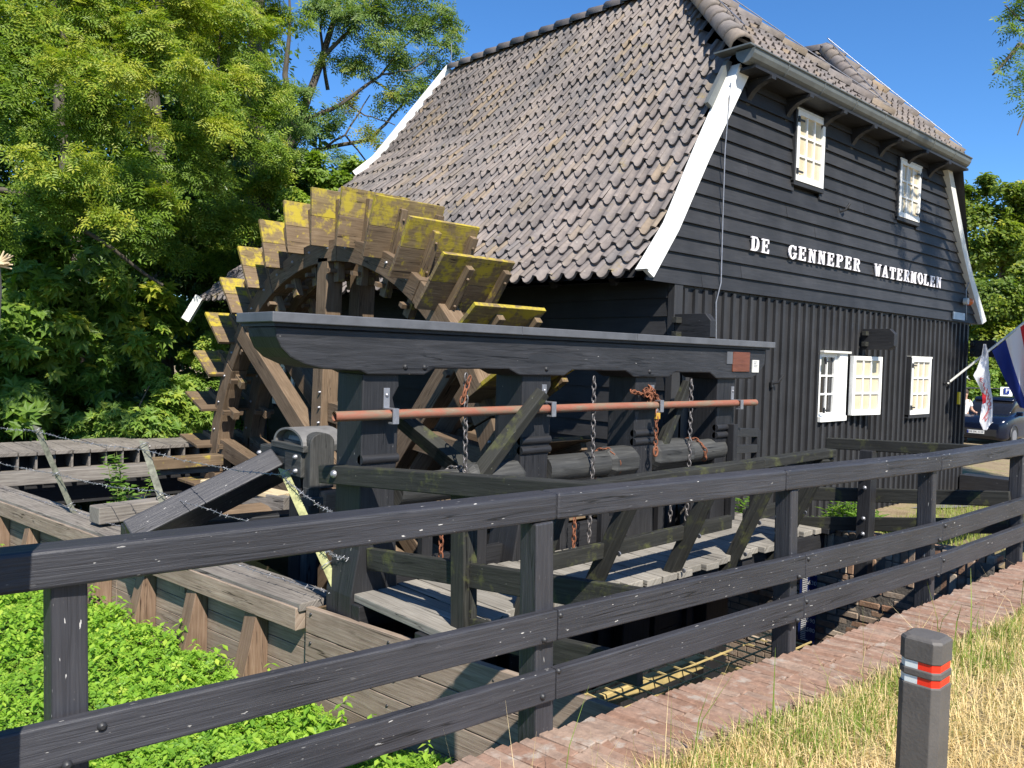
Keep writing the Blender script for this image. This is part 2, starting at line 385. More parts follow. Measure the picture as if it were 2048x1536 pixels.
for i in range(46):
    x0 = -6.3 + i * .2; x1 = x0 + .2
    a0, a1 = fence_y(x0), fence_y(x1); z0, z1 = hroad(x0, -3.6), hroad(x1, -3.6)
    mort.add([(x0, a0 - .465, z0 + .004), (x1, a1 - .465, z1 + .004), (x1, a1 - .035, z1 + .004), (x0, a0 - .035, z0 + .004), (x0, a0 - .035, -2.4), (x1, a1 - .035, -2.4)], [(0, 1, 2, 3), (3, 2, 5, 4)])
o = mort.build('mortar_bed', soilmat('sandy_mortar', (.16, .12, .09), (.26, .2, .16)), path)

# ------------------------------------------------------------------ mill building
MZ = -.73
mill = thing('mill_building', 'black boarded watermill with grey pantile roof and white lettered gable', 'watermill', (0, 0, MZ))
LW, LE = 0.0, 9.86
def lerp3(a, b, t): return V3(a) * (1 - t) + V3(b) * t
XR, XR2 = 2.30, 7.0
VERGE_L = [(-.56, 2.61), (-.11, 3.20), (.45, 4.12), (1.28, 5.36)]     # inner edge of the left white board (x, z)
VERGE_R = [(10.16, 2.58), (9.33, 3.42), (8.90, 3.94), (7.95, 5.36)]
def edge(pts, z):
    for (xa, za), (xb, zb) in zip(pts, pts[1:]):
        if z <= zb or (xb, zb) == pts[-1]: return xa + (xb - xa) * (z - za) / (zb - za)
# walls
mb = MB(); mb.box((LW, .03, MZ - .3), (LE, .2, 2.62)); mb.add([(-.4, .03, 2.62), (9.9, .03, 2.62), (7.95, .03, 5.5), (1.3, .03, 5.5)], [(0, 1, 2, 3)])
mb.build('wall', 'black', mill)
openings = [(2.60, 3.39, 4.23, 5.20), (6.05, 6.91, 4.20, 5.14), (3.66, 4.48, .87, 1.86), (6.88, 7.74, .84, 1.84)]
# lower storey: wide boards with a narrow batten over each joint
P = .2105
me_board = {}; nb = int((LE - LW) / P) + 1
def seg_boards(x0, x1, z0, z1):
    segs = [(z0, z1)]
    for a, b_, c, d in openings[2:]:
        if x1 > a - .0 and x0 < b_ + .0:
            segs = [s for s in [(z0, c - .02), (d + .05, z1)]]
    return segs
bd = {}
def shared_box(key, sx, sy, sz):
    if key not in bd:
        mb = MB(); mb.box((-sx / 2, -sy / 2, 0), (sx / 2, sy / 2, sz), (0, 0, 1)); o = mb.build('tmp', 'siding'); bd[key] = o.data
        for v in bd[key].vertices: v.co.x += 0
        off = o.location.copy(); bd[key].transform(Matrix.Translation(off)); bpy.data.objects.remove(o)
    return bd[key]
for i in range(nb):
    x0 = LW + i * P; x1 = min(x0 + P - .006, LE)
    for (z0, z1) in seg_boards(x0 + .03, x1 - .03, MZ, 2.60):
        o = bpy.data.objects.new('wall_board', shared_box(('w', round(z1 - z0, 3), round(x1 - x0, 3)), x1 - x0, .024, z1 - z0)); put(o, mill)
        o.location = ((x0 + x1) / 2, .012 + RN.uniform(-.002, .002), z0 - MZ)
    xb = x0 + RN.uniform(-.006, .006)
    for (z0, z1) in seg_boards(xb - .02, xb + .02, MZ + .02, 2.57 - RN.uniform(0, .03)):
        if i == 0: continue
        key = ('b', round(z1 - z0, 1))
        o = bpy.data.objects.new('batten', shared_box(key, .06, .04, round(z1 - z0, 1))); put(o, mill)
        o.location = (xb, -.021, z0 - MZ); o.scale.z = (z1 - z0) / round(z1 - z0, 1)
mb = MB(); mb.box((-.035, -.05, MZ - .2), (.13, .05, 2.6)); mb.build('corner_post', 'siding', mill, bevel=.006)
# gable: lapped boards
z = 2.605; EXP = .187; k = 0
while z < 5.42:
    z1 = min(z + EXP + .02, 5.46); j = .018
    xl0, xl1 = edge(VERGE_L, z) - .04, edge(VERGE_L, z1) - .04; xr0, xr1 = edge(VERGE_R, z) + .05, edge(VERGE_R, z1) + .05
    cuts = [None]
    segs = [(xl0, xl1, xr0, xr1)]
    for a, b_, c, d in openings[:2]:
        if z1 > c + .05 and z < d - .0:
            ns = []
            for s in segs:
                if s[0] < a < s[2]: ns += [(s[0], s[1], a + .02, a + .02), (b_ - .02, b_ - .02, s[2], s[3])]
                else: ns.append(s)
            segs = ns
    ns = []
    for s in segs:
        if s[2] - s[0] > 5 or RN.random() < .3:
            c_ = RN.uniform(s[0] + 1, s[2] - 1); ns += [(s[0], s[1], c_ - .002, c_ - .002), (c_ + .002, c_ + .002, s[2], s[3])]
        else: ns.append(s)
    for s in ns:
        yo = RN.uniform(-.004, .003)
        vs = [(s[0], -.062 + yo, z - .018), (s[2], -.062 + yo, z - .018), (s[3], -.022, z1), (s[1], -.022, z1),
              (s[0], -.036 + yo, z - .018), (s[2], -.036 + yo, z - .018), (s[3], .004, z1), (s[1], .004, z1)]
        mb = MB(); mb.add(vs, [(0, 1, 2, 3), (7, 6, 5, 4), (1, 0, 4, 5), (2, 1, 5, 6), (3, 2, 6, 7), (0, 3, 7, 4)])
        mb.build('lap_board', 'siding', mill)
    z += EXP; k += 1
# white verge boards
mb = MB()
outL = [(-.69, 2.68), (-.205, 3.26), (.335, 4.21), (1.04, 5.38)]
mb.prism([(x, -.14, z) for x, z in outL] + [(x, -.14, z) for x, z in VERGE_L[::-1]], (0, .06, 0), udir=(.5, 0, .85))
outer2 = [(-.725, 2.695), (-.245, 3.28), (.295, 4.23), (1.0, 5.40)]
mb.prism([(x, -.165, z) for x, z in outer2] + [(x, -.165, z) for x, z in outL[::-1]], (0, .17, 0), udir=(.5, 0, .85))
mb.build('verge_board', 'white', mill, bevel=.004)
mb = MB()
outR = [(10.42, 2.66), (9.58, 3.46), (9.12, 3.98), (8.13, 5.42)]
mb.prism([(x, -.14, z) for x, z in VERGE_R] + [(x, -.14, z) for x, z in outR[::-1]], (0, .28, 0), udir=(.5, 0, .85))
o = mb.build('verge_board', 'greywhite', mill, bevel=.004)
# long wall by the water: lapped boards
mb = MB(); mb.box((.035, .2, -.8), (.2, 10.3, 3.0)); mb.build('wall', 'black', mill)
mb = MB(); mb.box((.02, -.1, -2.3), (.3, 15.5, -.65)); mb.build('plinth', 'black', mill)
z = -.66; k = 0
while z < 2.95:
    segs = [(.06, 10.28)]
    if z + .22 > .5 and z < 1.42: segs = [(.06, 9.2), (10.12, 10.28)]
    for a, b_ in segs:
        yo = RN.uniform(-.004, .004); z1 = z + .25
        vs = [(-.036 + yo, b_, z - .02), (-.036 + yo, a, z - .02), (.0, a, z1), (.0, b_, z1), (-.01 + yo, b_, z - .02), (-.01 + yo, a, z - .02), (.026, a, z1), (.026, b_, z1)]
        mb = MB(); mb.add(vs, [(0, 1, 2, 3), (7, 6, 5, 4), (1, 0, 4, 5), (2, 1, 5, 6), (3, 2, 6, 7), (0, 3, 7, 4)], (0, 1, 0)); mb.build('lap_board', 'siding', mill)
    z += .222
mb = MB(); mb.box((0, 10.28, -.8), (9.8, 10.4, 3)); mb.box((9.7, .2, -.8), (9.86, 10.3, 2.6)); mb.build('wall', 'black', mill)
# eaves soffit
mb = MB(); mb.add([(-.5, .05, 2.58), (.1, .05, 2.72), (.1, 10.1, 2.75), (-1.35, 10.0, 2.68)], [(0, 1, 2, 3)]); mb.build('soffit', 'black', mill)
for i in range(11):
    y = .5 + i * .93; xx = -.5 - .075 * y
    mb = MB(); mb.beam((xx, y, 2.60), (.1, y, 3.1), .09, .12); mb.build('rafter_tail', 'black', mill)

# windows
def window(x0, x1, z0, z1, y, cols, rows, pane, name='window', parent=None, rot=None, hinge=None):
    fw = .065; mb = MB()
    mb.box((x0, y - .03, z0), (x0 + fw, y + .04, z1)); mb.box((x1 - fw, y - .03, z0), (x1, y + .04, z1))
    mb.box((x0 + fw, y - .03, z0), (x1 - fw, y + .04, z0 + fw * 1.3)); mb.box((x0 + fw, y - .03, z1 - fw), (x1 - fw, y + .04, z1))
    fr = mb.build(name, 'white', mill, bevel=.004)
    ix0, ix1, iz0, iz1 = x0 + fw, x1 - fw, z0 + fw * 1.3, z1 - fw
    for c in range(1, cols):
        xx = ix0 + (ix1 - ix0) * c / cols; mb = MB(); mb.box((xx - .014, y - .018, iz0), (xx + .014, y + .02, iz1)); mb.build('glazing_bar', 'white', fr)
    for r in range(1, rows):
        zz = iz0 + (iz1 - iz0) * r / rows; mb = MB(); mb.box((ix0, y - .016, zz - .014), (ix1, y + .018, zz + .014)); mb.build('glazing_bar', 'white', fr)
    for c in range(cols):
        for r in range(rows):
            a, b_ = ix0 + (ix1 - ix0) * c / cols, ix0 + (ix1 - ix0) * (c + 1) / cols
            d, e = iz0 + (iz1 - iz0) * r / rows, iz0 + (iz1 - iz0) * (r + 1) / rows
            mb = MB(); mb.box((a, y + .006, d), (b_, y + .010, e)); mb.build('pane', pane, fr)
    return fr
def cream_glass():
    m, nt, b = newmat('cream_blind_behind_glass', .12, .5)
    pos = nt.nodes.new('ShaderNodeNewGeometry').outputs['Position']
    nt.links.new(ramp(nt, noise(nt, pos, 2.5, 3), [(.3, (.46, .385, .25)), (.7, (.56, .485, .35))]), b.inputs['Base Color']); return m
M['creamglass'] = cream_glass()
for i, (a, b_, c, d) in enumerate(openings):
    if i != 2:
        fr = window(a, b_, c, d, -.07, 3, 3, 'creamglass')
        mb = MB(); mb.piece(); mb.box((a - .045, -.090, c - .03), (a - .002, -.0, d + .03)); mb.piece(); mb.box((b_ + .002, -.090, c - .03), (b_ + .045, -.0, d + .03)); mb.piece(); mb.box((a - .045, -.088, c - .06), (b_ + .045, -.0, c - .004)); mb.each('casing', 'siding', fr)
    else:
        fr = window(a, a + .56, c, d, .02, 2, 3, 'darkglass')
        mb = MB(); mb.box((a + .56, -.06, c), (b_, .06, d)); mb.box((a - .01, -.075, c - .05), (b_ + .01, .02, c + .03)); mb.build('reveal', 'white', fr, bevel=.004)
        # sash swung open against the boards
        s0 = len(col.objects)
        sash = window(0, .80, 0, .93, 0, 3, 3, 'creamglass', 'open_sash')
        sash['label'] = 'open white sash folded back beside the dark window'
        grp = [sash] + list(sash.children)
        T = Matrix.Translation(V3((b_ + .07, -.10, c + .03 - MZ))) @ Matrix.Rotation(-.13, 4, 'Z')
        for ob in grp: ob.data.transform(Matrix.Translation(V3((0, 0, MZ)))); ob.data.transform(T)
    mb = MB(); mb.box((a - .03, -.10, d), (b_ + .04, .02, d + .035)); mb.build('drip_moulding', 'greywhite', fr, bevel=.004)
    mb = MB(); hx = a + .02 if i != 1 else b_ - .02
    for zz in (c + .13, d - .13): mb.piece(); mb.box((hx - .02, -.112, zz - .04), (hx + .02, -.094, zz + .04)); mb.box((hx if i != 1 else hx - .16, -.108, zz - .012), (hx + .16 if i != 1 else hx, -.094, zz + .012))
    mb.each('hinge', 'iron', fr)
# far window seen through the wheel
mb = MB()
for lo, hi in (((-.06, 9.22, .55), (.05, 9.30, 1.40)), ((-.06, 10.02, .55), (.05, 10.10, 1.40)), ((-.06, 9.3, .55), (.05, 10.02, .65)), ((-.06, 9.3, 1.32), (.05, 10.02, 1.40)), ((-.05, 9.64, .65), (.04, 9.68, 1.32)), ((-.05, 9.3, .97), (.04, 10.02, 1.0))): mb.box(lo, hi)
fr = mb.build('window', 'white', mill, bevel=.004)
mb = MB(); mb.box((-.01, 9.3, .65), (.0, 10.02, 1.32)); mb.build('pane', 'darkglass', fr)

# letters
def arc(cx, cy, rx, ry, a0, a1, tx, ty, n=10):
    q = []
    for i in range(n):
        t0, t1 = math.radians(a0 + (a1 - a0) * i / n), math.radians(a0 + (a1 - a0) * (i + 1) / n)
        q.append([(cx + rx * math.cos(t0), cy + ry * math.sin(t0)), (cx + rx * math.cos(t1), cy + ry * math.sin(t1)),
                  (cx + (rx - tx) * math.cos(t1), cy + (ry - ty) * math.sin(t1)), (cx + (rx - tx) * math.cos(t0), cy + (ry - ty) * math.sin(t0))])
    return q
def rc(x0, y0, x1, y1): return [(x0, y0), (x1, y0), (x1, y1), (x0, y1)]
def dg(x0, y0, x1, y1, w): return [(x0 - w / 2, y0), (x0 + w / 2, y0), (x1 + w / 2, y1), (x1 - w / 2, y1)]
GL = {
 'E': [rc(.12, 0, .36, 1), rc(0, .9, .88, 1), rc(0, 0, .9, .1), rc(.36, .46, .62, .55), rc(.78, .7, .88, .9), rc(.8, .1, .9, .3), rc(.58, .38, .66, .64)],
 'D': [rc(.12, 0, .36, 1), rc(0, .9, .5, 1), rc(0, 0, .5, .1)] + arc(.48, .5, .46, .5, -90, 90, .23, .1),
 'G': arc(.5, .5, .48, .52, 42, 330, .23, .1, 14) + [rc(.58, .4, 1.0, .48), rc(.7, .1, .9, .4), rc(.8, .68, .88, .98)],
 'N': [rc(.12, 0, .24, 1), rc(.74, 0, .86, 1), dg(.22, 1, .76, 0, .26), rc(0, .92, .3, 1), rc(0, 0, .36, .08), rc(.62, .92, 1, 1)],
 'P': [rc(.12, 0, .36, 1), rc(0, .91, .5, 1), rc(0, 0, .5, .09)] + arc(.46, .73, .44, .27, -90, 90, .22, .09),
 'R': [rc(.12, 0, .36, 1), rc(0, .91, .5, 1), rc(0, 0, .48, .09), dg(.56, .5, .84, 0, .24), rc(.68, 0, 1, .09)] + arc(.46, .73, .42, .27, -90, 90, .22, .09),
 'W': [dg(.12, 1, .32, 0, .2), dg(.32, 0, .5, .85, .1), dg(.5, .85, .68, 0, .2), dg(.68, 0, .88, 1, .1), rc(-.05, .92, .3, 1), rc(.7, .92, 1.05, 1)],
 'A': [dg(.5, 1, .16, 0, .1), dg(.5, 1, .8, 0, .23), rc(.3, .28, .7, .37), rc(0, 0, .33, .08), rc(.6, 0, 1, .08)],
 'T': [rc(.38, 0, .62, 1), rc(0, .9, 1, 1), rc(.22, 0, .78, .09), rc(0, .68, .1, .9), rc(.9, .68, 1, .9)],
 'M': [rc(.1, 0, .2, 1), rc(.72, 0, .94, 1), dg(.2, 1, .48, .1, .2), dg(.48, .1, .76, 1, .1), rc(-.02, 0, .32, .08), rc(.62, 0, 1.04, .08), rc(-.02, .92, .26, 1), rc(.7, .92, 1.04, 1)],
 'O': arc(.5, .5, .5, .52, 0, 360, .22, .1, 18),
 'L': [rc(.12, 0, .36, 1), rc(0, .91, .5, 1), rc(0, 0, .9, .1), rc(.8, .1, .9, .32)]}
def lettering(word, x0, x1, z0, h, dz):
    pitch = (x1 - x0 + .06) / len(word); w = pitch * .74
    for i, ch in enumerate(word):
        mb = MB(); bx = x0 + i * pitch; zb = z0 + RN.uniform(-.004, .004) + dz * i
        for j, q in enumerate(GL[ch]):
            dj = j * .0006
            mb.prism([(bx + px * w, -.088 - dj, zb + pz * h) for px, pz in q], (0, .018, 0), udir=(1, 0, 0))
        mb.build('letter', 'letter', mill)
lettering('DE', 1.54, 2.0, 3.145, .185, 0); lettering('GENNEPER', 2.50, 4.72, 3.14, .19, .002); lettering('WATERMOLEN', 5.25, 8.07, 3.14, .195, .0008)

# anchor boards, hooks, lamp, plate, conductor
def anchor(x, y, z):
    mb = MB(); q = [(x, y, z), (x, y - .42, z), (x, y - .50, z + .06), (x, y - .50, z + .25), (x, y - .42, z + .33), (x, y, z + .33)]
    mb.prism(q, (.11, 0, 0), udir=(0, 1, 0)); a = mb.build('anchor_block', 'black', mill, bevel=.006)
    mb = MB(); mb.box((x - .10, y - .10, z + .22), (x + .16, y - .03, z + .29)); mb.box((x - .10, y - .10, z + .05), (x + .16, y - .03, z + .12)); mb.build('wedge', 'mossrail', a, bevel=.005)
anchor(-.02, -.05, 1.90); anchor(4.98, -.05, 1.94); anchor(9.80, -.05, 1.92)
for x, z in ((2.28, 1.40), (5.22, 1.40), (4.05, 4.0)):
    mb = MB(); mb.tube([(x, -.03, z), (x + .02, -.12, z + .02), (x + .07, -.16, z + .12)], .018, 6); mb.box((x - .03, -.05, z - .05), (x + .03, -.03, z + .05)); mb.build('shutter_hook', 'iron', mill)
mb = MB(); mb.tube([(9.42, -.07, 2.99), (9.42, -.16, 2.99), (9.42, -.20, 2.99)], [.07, .07, .03], 12); o = mb.build('alarm_lamp', plain('orange_lamp', (.7, .16, .03), .3, .5), mill)
mb = MB(); mb.tube([(9.30, -.07, 2.99), (9.30, -.15, 2.99)], .065, 12); mb.build('alarm_base', 'greywhite', mill)
mb = MB(); mb.box((8.76, -.085, 2.62), (9.35, -.066, 2.76)); mb.build('name_plate', plain('pale_blue_plate', (.36, .42, .48), .4), mill)
mb = MB(); mb.box((9.25, -.08, .98), (9.33, -.045, 1.22)); mb.build('yellow_tag', plain('yellow_tag', (.8, .62, .03), .4), mill)
mb = MB(); p = [AY(1462, 165, -.17), AY(1459, 190, -.15), AY(1450, 300, -.13), AY(1446, 420, -.10), AY(1442, 565, -.08), AY(1432, 605, -.06), AY(1432, 690, -.05)]
mb.tube(p, .009, 6); mb.build('lightning_conductor', 'steel', mill)
mb = MB(); p = [AY(1938, 565, -.12), AY(1932, 580, -.10), AY(1933, 640, -.09)]; mb.tube(p, .009, 6); mb.build('lightning_conductor', 'steel', mill)

# gutter with brackets
GY, GZ = -.30, 5.50
mb = MB(); vs = []; n = 8; xs = [.88, 8.28]
for x in xs:
    for r in (.135, .122):
        for k in range(n + 1):
            t = math.pi + math.pi * k / n; vs.append((x, GY + r * math.cos(t), GZ + r * math.sin(t) * 1.15))
m1 = n + 1; fs = []
for k in range(n):
    fs += [(k, k + 1, 2 * m1 + k + 1, 2 * m1 + k), (m1 + k + 1, m1 + k, 3 * m1 + k, 3 * m1 + k + 1)]
fs += [(0, 2 * m1, 3 * m1, m1), (n, m1 + n, 3 * m1 + n, 2 * m1 + n)]
mb.add(vs, fs, (1, 0, 0)); mb.tube([(.88, GY - .14, GZ + .01), (8.28, GY - .14, GZ + .01)], .014, 6)
for x in xs: mb.add([(x, GY, GZ)] + [(x, GY + .135 * math.cos(math.pi + math.pi * k / n), GZ + .155 * math.sin(math.pi + math.pi * k / n)) for k in range(n + 1)], [(0, k + 1, k + 2) for k in range(n)])
gut = mb.build('gutter', 'zinc', mill)
for i in range(7):
    x = 1.7 + i * .97; mb = MB(); mb.tube([(x, GY + .139 * math.cos(math.pi + math.pi * k / 8), GZ + .16 * math.sin(math.pi + math.pi * k / 8)) for k in range(9)], .008, 5); mb.build('gutter_joint', 'zinc', gut)
mb = MB(); mb.prism([(.80, GY - .12, GZ + .02), (1.0, GY - .12, GZ + .02), (1.0, .1, GZ + .02), (.80, .1, GZ + .02)], (0, 0, .02)); mb.prism([(1.0, -.05, 5.44), (.90, -.05, 5.44), (.50, -.05, 4.83), (.60, -.05, 4.79)], (0, .06, 0), udir=(.5, 0, .85)); mb.build('zinc_flashing', 'zinc', mill)
for u, v in ((1536, 146), (1613, 183), (1681, 214), (1742, 243), (1796, 270), (1846, 293), (1892, 316)):
    x = AY(u, v, -.34).x; mb = MB()
    q = [(x, -.02, 5.30), (x, -.40, 5.30), (x, -.40, 5.25)] + [(x, -.40 + .36 * math.sin(t), 5.25 - .28 * (1 - math.cos(t))) for t in (.3, .6, .9, 1.2)] + [(x, -.02, 4.97)]
    mb.prism(q, (.10, 0, 0), udir=(0, 1, 0)); mb.build('gutter_bracket', 'black', mill, bevel=.004)
mb = MB(); mb.box((1.0, -.38, 5.30), (8.30, .05, 5.335)); mb.build('soffit', 'black', mill)

# ------------------------------------------------------------------ roof tiles on ruled slopes
def tile_geo(Pf, c0, c1, r0, r1, jit=True):
    """one pantile on surface Pf(col, row): 9 points across, body and lip"""
    p00 = Pf(c0, r0); du = Pf(c1, r0) - p00; dv = Pf(c0, r1) - p00
    dum = Pf(c1, r1) - Pf(c0, r1); nrm = du.cross(dv).normalized()
    if nrm.z < 0: nrm = -nrm
    N = 8; top = []; bot = []; lip = []
    sx = RN.uniform(-.04, .04); tz = RN.uniform(-.008, .012); ln = RN.uniform(-.04, .05) + (.12 if RN.random() < .02 else 0)
    for k in range(N + 1):
        x = k / N * 1.06 - .02
        if x < .68: h = -.034 * max(0, math.sin(math.pi * max(0, x) / .68)) ** .55; e = .21 * max(0, math.sin(math.pi * max(0, x) / .68)) ** .6
        else: h = .030 * math.sin(math.pi * min(1, (x - .68) / .32)); e = -.03
        top.append(p00 + du * (x + sx) - dv * .10 + nrm * (h + .002))
        b = p00 + du * 0 + (Pf(c0, r1) - p00) * (1.06 + e + ln) + dum * (x + sx) + nrm * (h + .050 + tz)
        bot.append(b); lip.append(b - nrm * .036 - dv * .02)
    V = top + bot + bot + lip; m = N + 1; F = []
    for k in range(N): F += [(k, k + 1, m + k + 1, m + k), (2 * m + k, 2 * m + k + 1, 3 * m + k + 1, 3 * m + k)]
    return V, F
def ruled(near, far, wn, wf):
    def prof(pts, ws, w):
        for i in range(len(ws) - 1):
            if w <= ws[i + 1] or i == len(ws) - 2: return lerp3(pts[i], pts[i + 1], (w - ws[i]) / (ws[i + 1] - ws[i]))
    return lambda t, w: V3(lerp3(prof(near, wn, w), prof(far, wf, w), t))
RIDGE_N = V3((XR, 1.66, 7.40)); RIDGE_F = AX(905, 140, XR)
EAVE_F = AX(398, 597, -1.5); KINK_F = AY(756, 322, 8.7)
S_left = ruled([(-.74, .04, 2.66), (-.22, .04, 3.27), (1.02, .04, 5.40), (XR, .04, 7.40)], [EAVE_F, KINK_F, RIDGE_F], [0, .17, .60, 1.0], [0, .57, 1.0])
tA = (1.66 - .04) / (RIDGE_F.y - .04)
tiles = []
NC, NRW = 45, 20
for r in range(NRW):
    for c in range(NC):
        w1_ = 1 - r / NRW; w0_ = 1 - (r + 1) / NRW; t0, t1 = 1 - c / NC, 1 - (c + 1) / NC
        tm, wm = (t0 + t1) / 2, (w0_ + w1_) / 2
        if wm > .625 + tm / tA * .39: continue
        V, F = tile_geo(lambda cc, rr: S_left(1 - cc / NC, 1 - rr / NRW), c, c + 1, r, r + 1)
        tiles.append((sum(V, V3((0, 0, 0))) / len(V), V, F))
Cv = V3(CAM)
tiles.sort(key=lambda q: (q[0] - Cv).length)
for cen, V, F in tiles[:300]:
    me = bpy.data.meshes.new('roof_tile'); me.from_pydata([tuple(p - V3((0, 0, MZ))) for p in V], [], F); me.materials.append(M['tile'])
    me.polygons.foreach_set('use_smooth', [i % 2 == 0 for i in range(len(F))]); o = bpy.data.objects.new('roof_tile', me); put(o, mill)
bigV, bigF, bigT = [], [], []
def addtiles(lst):
    for V, F in lst:
        n0 = len(bigV); bigV.extend([tuple(p) for p in V]); t = RN.random(); bigF.extend([tuple(i + n0 for i in f) for f in F]); bigT.extend([t] * len(F))
addtiles([(V, F) for _, V, F in tiles[300:]])
# hipped ends over the gable, two ridges side by side
def hip(apex, xl, xr, nrow, gz=5.56, gy=-.30):
    A = V3(apex); ncol = int((xr - xl) / .225)
    L0, R0 = V3((xl, gy, gz)), V3((xr, gy, gz))
    for r in range(nrow):
        for c in range(ncol):
            f = (c + .5) / ncol * (xr - xl) + xl; w = 1 - (r + .5) / nrow
            lo = xl + (A.x - xl) * w; hi = xr + (A.x - xr) * w
            if not lo + .02 < f < hi - .02: continue
            Pf = lambda cc, rr: V3((xl + (xr - xl) * cc / ncol, gy + (A.y - gy) * (1 - rr / nrow), gz + (A.z - gz) * (1 - rr / nrow)))
            addtiles([tile_geo(Pf, c, c + 1, r, r + 1)])
    mb = MB(); n = V3((0, -.7, .7)); mb.add([L0, R0, A], [(0, 1, 2)]); return mb
deckm = hip(RIDGE_N, .98, 5.15, 11); deckm.build('roof_deck', 'black', mill)
APEX2 = V3((XR2, 1.80, 7.70))
deckm = hip(APEX2, 4.75, 8.20, 11); deckm.build('roof_deck', 'black', mill)
VAL0, VAL1 = V3((4.85, 0.2, 5.7)), V3((4.85, 8, 5.7))
def slope(a0, a1, b0, b1, nc, nr):
    for r in range(nr):
        for c in range(nc):
            Pf = lambda cc, rr: lerp3(lerp3(a0, a1, cc / nc), lerp3(b0, b1, cc / nc), rr / nr)
            addtiles([tile_geo(Pf, c, c + 1, r, r + 1)])
R2F = V3((XR2, 8, 7.70))
slope(APEX2, R2F, VAL0 + V3((.2, -.3, 0)), VAL1, 26, 9)
mb = MB()
mb.add([RIDGE_N, RIDGE_F, VAL1, VAL0, V3((5.15, -.3, 5.56))], [(0, 1, 2, 3, 4)]); mb.add([APEX2, R2F, VAL1, VAL0], [(0, 1, 2, 3)])
mb.add([APEX2, V3((8.2, -.3, 5.56)), V3((10.4, .1, 2.6)), V3((10.4, 10.2, 2.7)), R2F], [(0, 1, 2, 3, 4)])
mb.add([RIDGE_F, R2F, VAL1], [(0, 1, 2)]); mb.add([RIDGE_F, KINK_F, EAVE_F, (.1, 10.3, 2.6), (10.2, 10.3, 2.6), R2F], [(0, 1, 2, 3, 4, 5)])
# under-deck of the big slope, a little below the tiles
ww = [0, .17, .35, .57, .60, .8, 1.0]
tt = [0, .25, .5, .75, 1]
for i in range(4):
    for j in range(6):
        q = [S_left(tt[i], ww[j]), S_left(tt[i + 1], ww[j]), S_left(tt[i + 1], ww[j + 1]), S_left(tt[i], ww[j + 1])]
        if ww[j] >= .6 and tt[i + 1] <= .26:
            if j == 4: q = [S_left(0, .6), S_left(.25, .6), S_left(.25, .8), S_left(tA * .5, .8)]
            else: q = [S_left(tA * .5, .8), S_left(.25, .8), S_left(.25, 1.), S_left(tA, 1.)]
        mb.add([p - V3((-.035, 0, .05)) for p in q], [(0, 1, 2, 3)])
mb.build('roof_deck', 'black', mill)
o = npmesh('roof_tiles', bigV, bigF, 'tiles', mill, bigT); o['kind'] = 'stuff'
def caps(p0, p1, r, n, name='ridge_tile', lift=.02):
    p0, p1 = V3(p0), V3(p1); d = (p1 - p0) / n; up = V3((0, 0, 1)); s = d.cross(up).normalized(); u = s.cross(d).normalized()
    for i in range(n):
        a = p0 + d * i - d * .08; b = p0 + d * (i + 1) + d * .06; vs = []
        for p, rr, lf in ((a, r * .93, lift), (b, r * 1.08, lift + .025), (b, r * .9, lift + .01)):
            for k in range(7):
                t = math.pi * (k / 6 * 1.1 - .05); vs.append(p + s * rr * math.cos(t) + u * (rr * math.sin(t) + lf - .04))
        F = []
        for j in range(2):
            for k in range(6): F.append((j * 7 + k, j * 7 + k + 1, j * 7 + 8 + k, j * 7 + 7 + k))
        mb = MB(); mb.add(vs, F, d, True); mb.build(name, 'tile', mill)
caps(RIDGE_N, V3((.98, -.18, 5.60)), .15, 9, 'hip_tile'); caps(RIDGE_N, V3((5.1, -.25, 5.62)), .13, 9, 'hip_tile')
caps(APEX2, V3((5.0, -.2, 5.66)), .14, 9, 'hip_tile'); caps(APEX2, V3((8.18, -.25, 5.58)), .13, 9, 'hip_tile')
caps(RIDGE_N, RIDGE_F, .13, 15); caps(APEX2, R2F, .13, 16)
mb = MB()
for a, b_ in ((RIDGE_N, V3((5.1, -.25, 5.62))), (APEX2, V3((8.18, -.25, 5.58))), (APEX2, V3((5.0, -.2, 5.66))), (RIDGE_N, V3((1.1, -.1, 5.75)))):
    mb.piece(); mb.tube([V3(a) + V3((0, -.02, .2)), lerp3(a, b_, .5) + V3((0, -.02, .17)), V3(b_) + V3((0, -.04, .16))], .008, 5)
mb.piece(); mb.tube([RIDGE_F + V3((0, .05, .1)), RIDGE_F + V3((0, .05, .55))], .008, 5)
mb.each('lightning_conductor', 'steel', mill)
# far verge board, white
mb = MB()
for a, b_ in ((RIDGE_F, KINK_F), (KINK_F, lerp3(KINK_F, EAVE_F, .12))): mb.beam(V3(a) + V3((-.02, .06, .05)), V3(b_) + V3((-.02, .06, .05)), .07, .16)
mb.build('verge_board', 'white', mill)
mb = MB(); a, b_ = AX(400, 596, -1.55), AX(372, 640, -1.75); mb.beam(a + V3((0, 0, .02)), b_, .12, .16); mb.build('verge_board', 'white', mill)
